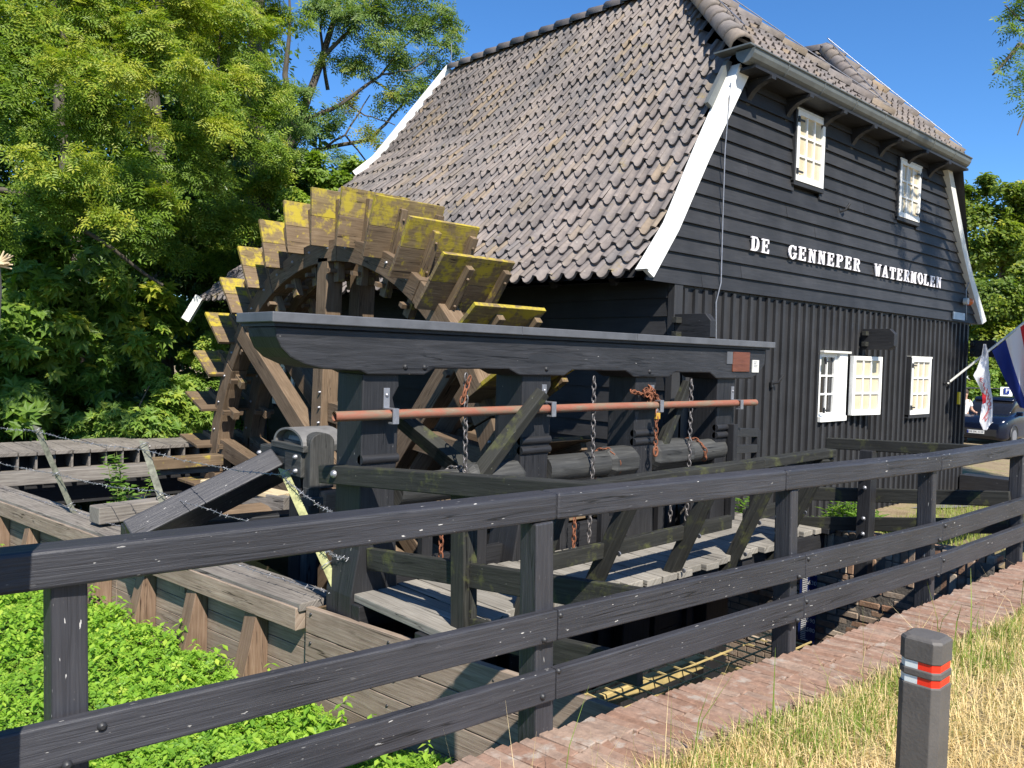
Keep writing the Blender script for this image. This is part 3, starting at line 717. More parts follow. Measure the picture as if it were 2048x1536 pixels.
# ------------------------------------------------------------------ water wheel
WX, WY, WZ = -2.85, 3.55, -.549
RT, RF = 4.28, 3.56
wheel = thing('waterwheel', 'large brown oak undershot waterwheel with lichen covered paddles', 'waterwheel', (-2.3, WY, WZ - RT))
def wp(x, r, a, off=0):  # point at radius r, angle a (degrees, 0 = away +Y), tangential offset
    a = math.radians(a); return V3((x, WY + r * math.cos(a) - off * math.sin(a), WZ + r * math.sin(a) + off * math.cos(a)))
def ring(x0, x1, ri, ro):
    for s in range(12):
        a0, a1 = s * 30 + 4, s * 30 + 34 - .25; n = 5; vs = []; fs = []
        for k in range(n + 1):
            a = a0 + (a1 - a0) * k / n
            vs += [wp(x0, ri, a), wp(x0, ro, a), wp(x1, ro, a), wp(x1, ri, a)]
        for k in range(n):
            b = k * 4
            fs += [(b, b + 4, b + 5, b + 1), (b + 1, b + 5, b + 6, b + 2), (b + 2, b + 6, b + 7, b + 3), (b + 3, b + 7, b + 4, b)]
        fs += [(0, 1, 2, 3), (n * 4 + 3, n * 4 + 2, n * 4 + 1, n * 4)]
        am = math.radians((a0 + a1) / 2); mb = MB(); mb.add(vs, fs, (0, -math.sin(am), math.cos(am)))
        rm = mb.build('rim_segment', 'wheel', wheel, bevel=.008)
        if 0 < a0 < 200:
            mb = MB()
            for k in range(4): bolt(mb, wp(x0, (ri + ro) / 2 + .03, a0 + 3.5 + k * 7.6), (-1, 0, 0), .022, .02)
            mb.each('bolt', 'steel', rm)
ring(-2.60, -2.34, 3.38, 3.66); ring(-2.06, -1.82, 3.38, 3.66)
for i in range(36):
    a = i * 10 + .0
    if 195 < a < 345 and i % 2: continue                       # lower paddles are out of sight in the channel
    low = RN.uniform(-.004, .004)
    mb = MB(); c = (wp(WX, RF, a) + wp(WX, RF + .36, a)) / 2
    x0, x1 = WX, WX + .98 + RN.uniform(-.01, .015)
    tn = wp(0, 1, a, 1) - wp(0, 1, a, 0)
    pd = None
    rm_ = RF + .37
    tt_ = .022
    def board(r0, r1, mat):
        mb = MB(); p = [wp(x0 + RN.uniform(-.008, .008), r0, a, 0), wp(x1, r0, a, 0), wp(x1, r1, a, 0), wp(x0, r1, a, 0)]
        q = [v + tn * .045 for v in p]
        mb.add(p + q, [(0, 1, 2, 3), (7, 6, 5, 4), (1, 0, 4, 5), (2, 1, 5, 6), (3, 2, 6, 7), (0, 3, 7, 4)], (1, 0, 0)); return mb
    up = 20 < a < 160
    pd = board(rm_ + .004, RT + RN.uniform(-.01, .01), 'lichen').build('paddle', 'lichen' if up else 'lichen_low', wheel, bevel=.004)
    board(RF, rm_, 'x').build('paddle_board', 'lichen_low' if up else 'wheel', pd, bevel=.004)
    for xc in (-2.47, -1.94):
        mb = MB(); mb.beam(wp(xc, 3.12, a, .105), wp(xc, RT - .10, a, .085), .12, .10, up=(1, 0, 0), h1=.085, w1=.08); arm = mb.build('paddle_arm', 'lichen_low' if up else 'wheel', pd, bevel=.005)
    mb = MB()
    for xc in (-2.47, -1.94):
        for rr in (RF + .15, RF + .5): bolt(mb, wp(xc, rr, a, .148 - .016 * (rr > RF + .3)), tn, .018, .018)
        mb.piece(); mb.beam(wp(xc - .16, 3.26, a, .1), wp(xc + .16, 3.26, a, .1), .07, .05, up=wp(0, 1, a) - wp(0, 0, a))
    mb.each('peg', 'wheel', pd)
# clasp arms of the two rims
arms = [((.02, 3.42), (.45, -3.35)), ((2.62, 2.22), (-2.3, -2.4)), ((3.38, .66), (-3.38, -.55)), ((-3.2, 1.30), (2.6, 2.05)), ((-2.62, 2.30), (2.3, -2.4)), ((-.95, 3.3), (-.9, -3.3))]
arms = [((.10, 3.44), (.42, -3.35), -2.60, -2.36), ((2.60, 2.52), (-1.9, -.55), -2.62, -2.40), ((3.38, .66), (-3.38, -.60), -2.56, -2.36), ((-3.25, 1.12), (.3, 1.45), -2.50, -2.30), ((-2.75, 2.35), (1.9, -2.8), -2.58, -2.36)]
for (a, b_, xa, xb) in arms:
    for dx in (0, .50):
        mb = MB(); mb.beam(((xa + xb) / 2 + dx, WY + a[0], WZ + a[1]), ((xa + xb) / 2 + dx, WY + b_[0], WZ + b_[1]), abs(xb - xa), .26, up=(0, .01, 1) if abs(a[0] - b_[0]) > 1 else (0, 1, 0))
        ar = mb.build('wheel_arm', 'wheel', wheel, bevel=.01)
        if dx == 0:
            mb = MB(); d = (V3((0, b_[0] - a[0], b_[1] - a[1]))).normalized()
            for k in range(5 if a[0] < 1 and a[1] > 2.5 else 0): bolt(mb, V3((xa, WY + a[0], WZ + a[1])) + d * (1.75 + k * .2) + V3((0, -d.z, d.y)) * -.09, (-1, 0, 0), .02, .03)
            mb.each('bolt', 'steel', ar)
mb = MB(); mb.tube([(-4.2, WY, WZ), (-.1, WY, WZ)], .34, 16, smooth=False); mb.build('axle', 'wheel', wheel, bevel=.01)

# ------------------------------------------------------------------ sluice frame: posts, top beam, cover, pipe brackets
frame = thing('sluice_gantry', 'heavy black timber sluice frame of four posts under one long beam', 'sluice frame', (-2.7, -.9, 0))
BF, BB = -1.10, -.70
und = [(-4.99, 1.55), (-4.93, 1.525), (-4.45, 1.525), (-4.36, 1.57), (-3.62, 1.575), (-3.50, 1.525), (-2.98, 1.525), (-2.88, 1.575), (-2.17, 1.57), (-2.05, 1.515), (-1.52, 1.515), (-1.42, 1.565), (-.82, 1.565), (-.70, 1.505), (-.02, 1.505)]
curve = [(-5.62, 1.825), (-5.61, 1.76), (-5.575, 1.69), (-5.51, 1.63), (-5.40, 1.585), (-5.27, 1.56), (-5.10, 1.552)]
poly = [(x, BF, z) for x, z in curve + und + [(.12, 1.57), (.24, 1.66), (.25, 1.825)]]
mb = MB(); mb.prism(poly, (0, BB - BF, 0), udir=(1, 0, 0))
beam_o = mb.build('top_beam', 'beam', frame, bevel=.012)
cv = [(-5.67, -.64), (-5.67, -1.165), (.34, -1.165), (.34, -.64)]
mb = MB(); mb.prism([(x, y, 1.85) for x, y in cv], (0, 0, .065), udir=(1, 0, 0)); cvo = mb.build('beam_cover', 'cover', frame, bevel=.006)
mb = MB(); mb.prism([(-5.64, -.66, 1.826), (-5.64, -1.13, 1.826), (.28, -1.13, 1.826), (.28, -.66, 1.826)], (0, 0, .023)); mb.build('cover_batten', 'black', frame)
mb = MB()
for x in (-3.55, -2.1): mb.box((x, -1.169, 1.85), (x + .006, -.64, 1.9175))
mb.build('cover_seam', 'cover', cvo)
# knot hollow and bolts in the beam
mb = MB(); ell = [(-3.20 + .23 * math.cos(t), BF - .0015, 1.66 + .042 * abs(math.sin(t)) ** 1.6 * (1 if math.sin(t) > 0 else -.6) - .03 * math.cos(t) * .3) for t in [i * math.pi / 10 for i in range(20)]]
mb.prism(ell, (0, .02, 0)); mb.build('knot_hollow', 'iron', beam_o)
mb = MB()
for x, z in ((-4.62, 1.58), (-4.45, 1.58), (-3.2, 1.58), (-1.82, 1.57)): bolt(mb, (x, BF, z), (0, -1, 0), .022, .014)
mb.each('bolt', 'black', beam_o)
M['plaque'] = wood('brown_plaque', (.10, .03, .015), (.17, .055, .03), (.21, .075, .04), .4, .4, grain=12, cracks=False)
mb = MB(); mb.box((-.42, BF - .012, 1.58), (-.09, BF + .002, 1.79)); mb.build('plaque', 'plaque', beam_o, bevel=.003)
mb = MB(); mb.box((-.53, BF - .009, 1.66), (-.425, BF + .002, 1.79)); mb.build('plate', 'cover', beam_o)
mb = MB(); mb.box((-.03, BF - .010, 1.575), (.10, BF + .001, 1.71)); stk = mb.build('sticker', 'greywhite', beam_o)
mb = MB()
for i, w_ in enumerate((.07, .05, .075, .06)): mb.box((-.005, BF - .0125, 1.695 - i * .018), (-.005 + w_, BF - .0095, 1.688 - i * .018))
mb.build('print', plain('grey_print', (.25, .25, .25), .5), stk)
POSTX = [(-4.94, -4.64), (-3.42, -3.09), (-1.96, -1.65), (-.60, -.27)]
PF, PB = -1.05, -.72
for i, (a, b_) in enumerate(POSTX):
    mb = MB(); pts = []
    c = (a + b_) / 2; hw = (b_ - a) / 2
    prof = [(1.53, hw + .0), (1.44, hw + .005), (1.36, hw - .045), (1.20, hw + .0), (1.13, hw + .005), (.90, hw - .0), (.84, hw - .01), (.60, hw - .01), (.52, hw + .0), (-.02, hw + .03), (-2.0, hw + .03)]
    poly = [(c + w_, PF, z) for z, w_ in prof] + [(c - hw - (.0 if z > .1 else .06), PF, z) for z in (-2.0, -.02, .3, 1.53)]
    mb.prism(poly, (0, PB - PF, 0), udir=(0, 0, 1)); po = mb.build('post', 'black', frame, bevel=.010)
    mb = MB()
    zs = (.985, .905) if i else (.93,)
    for z in zs: mb.tube([(a + .0, PF + .01, z), (b_ + .005, PF + .01, z)], .036, 10)
    mb.build('moulding', 'black', po)
    if i:
        mb = MB(); mb.prism([(a - .004, PF - .003, 1.19), (a + .06, PF - .003, 1.19), (a + .02, PF - .003, 1.08)], (0, .004, 0)); mb.build('chamfer_stop', 'rail', po)
    hx = (-4.77, -3.20, -1.74, -.27 - .08)[i]; mb = MB(); zb = (1.43, 1.45, 1.44, 1.42)[i]
    y1 = PF - .12; pz = (1.245, 1.25, 1.25, 1.245)[i]
    w_ = .05
    mb.box((hx, PF - .012, zb - .14), (hx + w_, PF, zb), (0, 0, 1)); mb.box((hx, y1, zb - .15), (hx + w_, PF, zb - .138), (0, 1, 0))
    mb.box((hx, y1 - .012, pz - .062), (hx + w_, y1, zb - .138), (0, 0, 1)); mb.box((hx, y1, pz - .064), (hx + w_, y1 + .05, pz - .05), (0, 1, 0))
    bolt(mb, (hx + .025, PF - .012, zb - .05), (0, -1, 0), .016, .012)
    mb.build('pipe_hook', 'steel', frame, bevel=.002)
def rustpipe():
    m, nt, b = newmat('rusty_red_pipe', .6, .35)
    pos = nt.nodes.new('ShaderNodeNewGeometry').outputs['Position']
    c = ramp(nt, noise(nt, mapping(nt, pos, (1.6, 6, 6)), 2.5, 6, .7), [(.30, (.21, .07, .042)), (.46, (.24, .095, .06)), (.58, (.17, .12, .08)), (.75, (.25, .19, .14))])
    nt.links.new(c, b.inputs['Base Color']); return m
M['pipe'] = rustpipe()
mb = MB(); mb.tube([(-5.20, PF - .075, 1.246), (-2.5, PF - .075, 1.253), (.03, PF - .075, 1.246)], .035, 14, caps=False); mb.tube([(-5.20, PF - .075, 1.246), (.03, PF - .075, 1.246)], .029, 10, caps=False)
mb.add([(-5.05, PF - .075 + .03 * math.cos(t), 1.246 + .03 * math.sin(t)) for t in [k * math.pi / 5 for k in range(10)]], [tuple(range(10))])
mb.add([(.03, PF - .075 + .034 * math.cos(t), 1.246 + .034 * math.sin(t)) for t in [k * math.pi / 5 for k in range(10)]], [tuple(range(10))])
tag(mb.build('iron_pipe', 'pipe'), 'long rusty red iron pipe lying in the hooks on the sluice posts', 'pipe')

# gates between the posts, below the deck
for i in range(3):
    a, b_ = POSTX[i][1] + .02, POSTX[i + 1][0] - .02
    zt = (.12, .18, -.05)[i]
    gt = thing('sluice_gate', ('dark plank sluice gate in the opening nearest the waterwheel side', 'dark plank sluice gate in the middle opening', 'dark plank sluice gate in the opening beside the mill')[i], 'sluice gate', ((a + b_) / 2, -.88, -2), 'sluice gates between the posts')
    n = 6
    for k in range(n):
        z1 = zt - k * .34; mb = MB(); mb.box((a, -.90, z1 - .335), (b_, -.84, z1)); mb.build('gate_board', 'black', gt, bevel=.004)
    mb = MB(); mb.beam(((a + b_) / 2 - .25, -.93, zt + .5), ((a + b_) / 2 - .25, -.93, zt - 1.9), .1, .06, up=(0, 1, 0)); mb.build('gate_stem', 'black', gt, bevel=.004)
    mb = MB(); mb.beam(((a + b_) / 2 + .3, -.93, zt + .35), ((a + b_) / 2 + .3, -.93, zt - 1.9), .1, .06, up=(0, 1, 0)); mb.build('gate_stem', 'black', gt, bevel=.004)

# windlasses
def windlass(x0, xm, x1, z, lev, label, flip=False, extra=()):
    y = -.97; w = thing('windlass', label, 'windlass', ((x0 + x1) / 2, y, z - .14), 'windlasses on the sluice frame')
    r = .115
    if not flip: ra, rb, ha, hb = x0, xm, xm, x1
    else: ra, rb, ha, hb = xm, x1, x0, xm
    mb = MB(); mb.tube([(ra, y, z), (rb, y, z)], r, 18, smooth=True); mb.build('drum', 'greyblack', w)
    mb = MB(); rr = .155
    def oc(x, s): return [(x, y + rr * s * math.cos(math.pi / 8 + k * math.pi / 4), z + rr * s * math.sin(math.pi / 8 + k * math.pi / 4)) for k in range(8)]
    secs = [oc(ha, .75), oc(ha + .05, 1), oc(hb - .05, 1), oc(hb, .8)]
    vs = sum(secs, []); fs = []
    for s in range(3):
        for k in range(8): fs.append((s * 8 + k, s * 8 + (k + 1) % 8, s * 8 + 8 + (k + 1) % 8, s * 8 + 8 + k))
    fs += [tuple(range(7, -1, -1)), tuple(range(24, 32))]
    mb.add(vs, fs, (1, 0, 0)); hd = mb.build('windlass_head', 'greyblack', w, bevel=.008)
    for p0, p1, ww in lev:
        mb = MB(); mb.beam(p0, p1, ww, ww * .8, up=(1, 0, 0), w1=ww * .75, h1=ww * .6); mb.build('lever', 'mossrail', w, bevel=.006)
    return w
M['hoodgrey'] = plain('grey_hood_sheet', (.16, .155, .15), .6, .35, .1, vary=.3, scale=8)
M['greyblack'] = wood('worn_black_wood', (.028, .028, .027), (.052, .052, .05), (.095, .095, .09), .65, .35, chips=(.45, .43, .38), chip_at=.74, grain=16)
z = .70
windlass(-4.60, -3.95, -3.38, .68, [(V3((-3.86, -1.03, .72)), V3((-3.40, -1.27, 1.40)), .13), (V3((-3.80, -.9, .70)), V3((-4.35, -.55, 1.22)), .15)], 'first windlass with a tall mossy lever leaning against the second post')
windlass(-3.08, -2.30, -1.90, .72, [], 'second windlass, worn grey drum with square head in the middle opening')
windlass(-1.66, -1.02, -.42, .75, [(V3((-1.50, -1.0, .78)), V3((-1.15, -1.06, 1.47)), .11)], 'third windlass nearest the mill with a thin upright lever', flip=True)
# chains
def chain(pts, mat, label, group='chains hanging on the sluice frame', step=.054, rad=.0065, drums=()):
    mb = MB(); P = [V3(p) for p in pts]; L = [0]
    for a, b_ in zip(P, P[1:]): L.append(L[-1] + (b_ - a).length)
    s = 0; k = 0
    while s < L[-1]:
        for i in range(len(P) - 1):
            if L[i] <= s <= L[i + 1]:
                t = (s - L[i]) / max(1e-6, L[i + 1] - L[i]); c = lerp3(P[i], P[i + 1], t); d = (P[i + 1] - P[i]).normalized(); break
        a = d.orthogonal().normalized(); b2 = d.cross(a)
        side = (a * math.cos(k * 1.57 + .5) + b2 * math.sin(k * 1.57 + .5))
        mb.tube([c + d * (.036 * math.sin(t)) + side * (.019 * math.cos(t)) for t in [j * math.pi / 5 for j in range(11)]], rad, 5, caps=False)
        s += step; k += 1
    return tag(mb.build('chain', mat), label, 'chain', group)
yc = -1.115
chain([AY(932, 755, yc), AY(930, 940, yc), AY(920, 1095, yc)], 'chain', 'grey and rusty chain hanging from the beam left of the second post')
chain([AY(938, 760, yc - .03), AY(925, 800, yc - .03), AY(933, 775, yc - .03)], 'rust', 'short rusty loop of chain tied under the beam')
chain([AY(1188, 760, yc), AY(1185, 940, yc), AY(1177, 1085, yc)], 'chain', 'grey chain hanging beside the middle windlass')
chain([AY(1383, 765, yc), AY(1378, 930, yc), AY(1372, 1045, yc)], 'chain', 'grey chain hanging beside the windlass nearest the mill')
chain([AY(1149, 1040, yc + .04), AY(1147, 1100, yc + .04)], 'rust', 'rusty end of chain below the left walkway rail')
chain([AY(883, 1040, yc + .04), AY(880, 1190, yc + .02)], 'rust', 'reddish chain dropping to the deck boards by the first post')
chain([AY(1343, 950, yc + .05), AY(1340, 1045, yc + .05)], 'chain', 'short grey chain end beside the third post')
pl_ = [AY(1313, 826, yc - .06), AY(1311, 905, yc - .06)]
chain(pl_, 'rust', 'rusty chain with a ring hanging below the brass padlock')
mb = MB(); c = AY(1311, 903, yc - .06); mb.tube([c + V3((.03 * math.cos(t), 0, .045 * math.sin(t))) for t in [k * math.pi / 6 for k in range(13)]], .011, 6, caps=False); tag(mb.build('iron_ring', 'rust'), 'rusty iron ring at the end of the padlock chain', 'ring')
lk = thing('padlock', 'small brass padlock hanging below the rusty pipe', 'padlock', AY(1314, 838, yc - .06))
c = AY(1315, 832, yc - .06); mb = MB(); mb.box(c + V3((-.03, -.012, -.03)), c + V3((.03, .012, .03))); mb.build('body', 'brass', lk, bevel=.004)
mb = MB(); mb.tube([c + V3((.018 * math.cos(t), 0, .03 + .035 * math.sin(t))) for t in [k * math.pi / 6 for k in range(7)]], .005, 6); mb.build('shackle', 'steel', lk)
tang = []
for i in range(26):
    t = i / 25; tang.append(AY(1265 + 45 * t + RN.uniform(-3, 3), 783 + 12 * t + RN.uniform(-10, 8) * (t > .4), PF - .04 - .04 * RN.random()))
for i in range(14): tang.append(AY(RN.uniform(1290, 1322), RN.uniform(772, 806), PF - .03 - .06 * RN.random()))
chain(tang, 'rust', 'tangle of rusty chain heaped on the third pipe hook', step=.05)
for cx_, xx, mt in ((0, -4.12, 'chain'), (1, -2.37, 'rust'), (2, -1.0, 'rust')):
    rr = .128; chain([(xx + .012 * k, -.97 + rr * math.cos(t), (.68, .72, .75)[cx_] + rr * math.sin(t)) for k, t in enumerate([i * .35 - 1.2 for i in range(16)])], mt, ('grey', 'rusty', 'rust spotted')[cx_] + ' chain wound round the ' + ('first', 'second', 'third')[cx_] + ' windlass drum', step=.05)

# ------------------------------------------------------------------ walkway along the gates
deck = thing('walkway', 'grey plank walkway with leaning black handrail in front of the sluice', 'walkway', (-2.4, -1.5, -.2))
x = -4.97; k = 0
while x < .22:
    w_ = .195
    y0 = -2.03 + RN.uniform(-.02, .02) + (.05 if k % 5 == 3 else 0) - (.06 if 9 < k < 15 else 0) + (.10 if k > 20 else 0); y1 = -1.0 + RN.uniform(-.03, .02)
    zz = RN.uniform(-.003, .003); mb = MB(); mb.box((x, y0, -.055 + zz), (x + w_ - .014, y1, zz), (0, 1, 0))
    mb.build('deck_board', 'deck', deck, bevel=.006); x += w_; k += 1
mb = MB(); mb.box((-5.0, -1.92, -.22), (.3, -1.80, -.058)); mb.build('bearer', 'black', deck, bevel=.006)
mb = MB(); mb.box((-5.0, -1.16, -.22), (.3, -1.06, -.058)); mb.build('bearer', 'black', deck, bevel=.006)
def rz(x): return lerp(.865, .885, (x + 4.4) / 4)
mb = MB(); mb.beam((-4.45, -2.42, .855), (-2.05, -2.40, .865), .12, .075); mb.build('handrail', 'mossrail', deck, bevel=.008)
mb = MB(); mb.beam((-2.045, -2.40, .865), (-.66, -2.33, .865), .12, .075); mb.build('handrail', 'mossrail', deck, bevel=.008)
for xb in (-3.60, -2.62, -1.72, -.92):
    mb = MB(); mb.beam((xb - .02, -1.93, -.2), (xb + .05, -2.37, .83), .13, .085, up=(0, 1, 0)); po = mb.build('rail_post', 'mossrail', deck, bevel=.007)
    mb = MB(); bolt(mb, (xb, -2.12, .02), (1, -.1, .2), .02, .018); bolt(mb, (xb + .075, -2.2, .3), (1, -.1, .2), .02, .018); mb.each('bolt', 'steel', po)
mb = MB(); mb.beam((-.80, -2.0, .05), (-.72, -2.34, .83), .07, .16, up=(1, 0, 0)); mb.build('rail_post', 'mossrail', deck, bevel=.007)
mb = MB(); mb.beam((-1.62, -2.2, .62), (-.80, -2.3, .84), .06, .1); mb.build('brace', 'mossrail', deck, bevel=.006)
mb = MB(); mb.beam((-4.35, -2.16, .33), (-1.95, -2.10, .33), .05, .11); mb.build('mid_rail', 'mossrail', deck, bevel=.006)
mb = MB(); mb.beam((-1.75, -2.12, .36), (-1.02, -2.10, .36), .05, .11); mb.build('mid_rail', 'mossrail', deck, bevel=.006)
mb = MB(); mb.box((.02, -2.02, -.05), (.32, -1.02, .005)); mb.build('end_board', 'black', deck, bevel=.006)

# side rail from the bearing to the bridge fence
side = thing('side_railing', 'mossy black handrail running from the wheel bearing to the bridge fence', 'railing', (-4.7, -1.9, 0))
mb = MB(); mb.beam((-4.995, -.66, .795), (-4.80, -3.30, .985), .11, .13); mb.build('handrail', 'mossrail', side, bevel=.008)
mb = MB(); mb.beam((-4.86, -1.06, .235), (-4.72, -3.35, .45), .05, .15); mb.build('mid_rail', 'mossrail', side, bevel=.006)
mb = MB(); mb.beam((-4.80, -1.95, -.02), (-4.72, -3.35, .10), .05, .15); mb.build('low_rail', 'mossrail', side, bevel=.006)
mb = MB(); mb.beam((-4.80, -2.05, -.3), (-4.82, -2.03, .83), .11, .13, up=(0, 1, 0)); mb.build('rail_post', 'mossrail', side, bevel=.007)
mb = MB(); mb.beam((-4.32, -1.95, -.3), (-4.10, -2.18, .78), .09, .12, up=(0, 1, 0)); mb.build('leaning_post', 'mossrail', side, bevel=.007)
mb = MB(); bolt(mb, (-5.045, -.87, .82), (-.95, -.2, .1), .03, .02); mb.each('bolt', 'steel', side)
# rail between the mill corner and the walkway's far end
back = thing('end_railing', 'low black two-board railing between the last sluice post and the walkway end', 'railing', (-.1, -.9, 0))
for zz in (.93, .74, .33): 
    mb = MB(); mb.beam((-.38, -1.0, zz), (.95, -.62, zz - .10), .05, .10); mb.build('rail', 'black', back, bevel=.005)
mb = MB(); mb.beam((-.36, -1.10, -.2), (-.36, -1.10, 1.02), .08, .08, up=(0, 1, 0)); mb.build('rail_post', 'black', back, bevel=.005)
mb = MB(); mb.beam((.93, -.62, -.5), (.93, -.62, .86), .08, .08, up=(0, 1, 0)); mb.build('rail_post', 'black', back, bevel=.005)

# ------------------------------------------------------------------ bridge fence
fence = thing('bridge_fence', 'dark grey three-rail timber fence along the brick path in front', 'fence', (-3.5, -3.5, 0))
posts = [(-7.32, -3.145), (-5.475, -3.335), (-3.61, -3.51), (-1.84, -3.63), (.14, -3.65), (2.2, -3.66)]
for i, (px, py) in enumerate(posts):
    ln = (.02, .045, .05, .06, .05, .04)[i]; wdt = .135
    fwid = (.108, .115, .085, .08, .08, .08)[i]
    mb = MB(); mb.beam((px + ln, py - .0, -.5), (px, py - .0, .955), fwid, .125 if i else .11, up=(0, 1, 0), w1=fwid * .95, h1=.105 if i else .1)
    mb.build('fence_post', 'rail', fence, bevel=.009)
def railrun(pts, zc, h, t, name, mat='rail'):
    for (a, b_) in zip(pts, pts[1:]):
        mb = MB(); p0 = V3((a[0], a[1], zc(a[0]) if callable(zc) else zc)); p1 = V3((b_[0], b_[1], zc(b_[0]) if callable(zc) else zc)); d = (p1 - p0).normalized() * .002
        mb.beam(p0 + d, p1 - d, t, h); mb.build(name, mat, fence, bevel=.012 if name == 'top_rail' else .007)
fr_ = lambda x, o: (x, fence_y(x) + o)
railrun([fr_(-11.5, .04), fr_(-5.4, .03), fr_(-3.72, .03), fr_(-1.8, .02), fr_(3.4, .02)], lambda x: 1.005 + (.012 if -7 < x < -2 else 0), .118, .125, 'top_rail')
railrun([fr_(-11.5, -.03), fr_(-5.42, -.05), fr_(-3.56, -.045), fr_(-1.8, -.045), fr_(3.4, -.045)], lambda x: lerp(.485, .512, (x + 7) / 3), .138, .048, 'middle_rail')
railrun([fr_(-11.5, -.03), fr_(-5.42, -.05), fr_(-3.56, -.045), fr_(-1.8, -.045), fr_(3.4, -.045)], lambda x: lerp(.19, .275, (x + 7.5) / 4), .138, .048, 'lower_rail')
mb = MB()
for (px, py) in posts[:5]:
    for dx in (-.045, .05):
        for zc, dz in ((.50, .045), (.50, -.045), (.25, .045), (.25, -.045)):
            if (dx > 0) == (dz > 0) or px in (-5.45, -3.58): bolt(mb, (px + dx + .02, fence_y(px) - .073, zc + dz + lerp(-.02, .01, (px + 7) / 3)), (-.05, -1, 0), .016, .012)
mb.each('bolt', 'iron', fence)
far = thing('side_fence', 'mossy dark three-rail fence running from the bridge fence towards the mill', 'fence', (-.1, -2.8, 0))
for zc, x0, y0, z0, x1, y1, z1 in ((1, 0, -1.98, .885, .05, -3.62, .955), (2, .02, -1.75, .335, .1, -3.62, .545), (3, .03, -1.6, .0, .12, -3.62, .30)):
    mb = MB(); mb.beam((x0, y0, z0), (x1, y1, z1), .05 if zc > 1 else .09, .135 if zc > 1 else .11); mb.build('rail', 'mossrail', far, bevel=.007)
mb = MB(); mb.beam((-.06, -2.42, -.55), (-.04, -2.42, .86), .13, .13, up=(0, 1, 0)); po = mb.build('fence_post', 'black', far, bevel=.008)
mb = MB()
for zz in (-.42, .05, .2, .5, .62): bolt(mb, (-.125, -2.43, zz), (-1, 0, 0), .022, .016)
mb.each('bolt', 'steel', po)

# ------------------------------------------------------------------ brick side wall of the channel with water gauge
bw = thing('brick_wall', 'weathered brown brick wall of the mill channel below the fence', 'brick wall', (.25, -2.2, -2))
mb = MB(); mb.box((.158, -3.5, -2.2), (.42, -.1, -.075)); mb.build('mortar', soilmat('grey_mortar', (.09, .08, .07), (.18, .16, .14)), bw)
mb = MB(); mb.box((-.05, -.105, -.03), (.055, .105, .03), (0, 1, 0)); pr = mb.build('tmp', 'brick'); bkm = pr.data; bkm.transform(Matrix.Translation(pr.location)); bpy.data.objects.remove(pr)
mb = MB(); mb.box((-.05, -.031, -.105), (.055, .031, .105), (0, 0, 1)); pr = mb.build('tmp', 'brick'); bks = pr.data; bks.transform(Matrix.Translation(pr.location)); bpy.data.objects.remove(pr)
restb = MB(); cnt = 0
def addbrick(me, loc, rot):
    o = bpy.data.objects.new('brick', me); put(o, bw); o.location = V3(loc) - WLOC[bw.name]; o.rotation_euler = rot
    bv = o.modifiers.new('bevel', 'BEVEL'); bv.width = .007; bv.segments = 1
y = -3.46
while y < -1.55:
    for r in range(2): addbrick(bks, (.20 + RN.uniform(-.012, .012), y, -.115 - r * .222 + RN.uniform(-.008, .008)), (RN.uniform(-.04, .04), RN.uniform(-.03, .03), RN.uniform(-.05, .05))); cnt += 1
    y += .074
z = -.475; r = 0
while z > -2.0:
    y = -3.42 + (.11 if r % 2 else 0)
    while y < -.3:
        if z > -1.42 and y < -.95 and cnt < 298:
            addbrick(bkm, (.20 + RN.uniform(-.014, .014), y + RN.uniform(-.008, .008), z + RN.uniform(-.005, .005)), (RN.uniform(-.03, .03), RN.uniform(-.04, .04), RN.uniform(-.04, .04))); cnt += 1
        else: restb.box((.15, y - .105, z - .03), (.25, y + .105, z + .03))
        y += .225
    z -= .076; r += 1
o = restb.build('brick_courses', 'brick', bw); o['kind'] = 'stuff'
mb = MB(); y = -3.46
capn = 0
while y < -1.55:
    o = bpy.data.objects.new('capping_brick', bks); put(o, bw); o.location = V3((.34, y, -.075 + RN.uniform(-.006, .006))) - WLOC[bw.name]; o.rotation_euler = (0, math.pi / 2, 0); y += .074
ga = thing('water_gauge', 'blue and white water level gauge on the brick wall under the walkway', 'gauge', (.12, -1.8, -1.3))
M['gblue'] = plain('gauge_blue', (.012, .025, .12), .35, .5, vary=.1, bstr=0); M['gwhite'] = plain('gauge_white', (.72, .72, .70), .4, .5, vary=.05, bstr=0)
gx = .118; gy0, gy1 = -1.86, -1.68
mb = MB(); mb.box((gx, gy0, -1.24), (gx + .02, gy1, -.22)); mb.build('board', 'gblue', ga)
mb = MB()
for i in range(50):
    zz = -1.23 + i * .02; L = .085 if i % 5 == 0 else .055
    mb.box((gx - .003, gy1 - .03 - L, zz), (gx - .0005, gy1 - .03, zz + .010))
mb.build('scale_mark', 'gwhite', ga)
for i, t in enumerate(('1650', '1640', '1630', '1620', '1610', '1600', '1590', '1580')):
    me = textmesh(t, .062); me.transform(Matrix(((0, 0, -1, 0), (-1, 0, 0, 0), (0, 1, 0, 0), (0, 0, 0, 1)))); me.materials.append(M['gwhite'])
    o = bpy.data.objects.new('number', me); put(o, ga); o.location = V3((gx - .003, gy0 + .055, -.41 - i * .10)) - WLOC[ga.name]

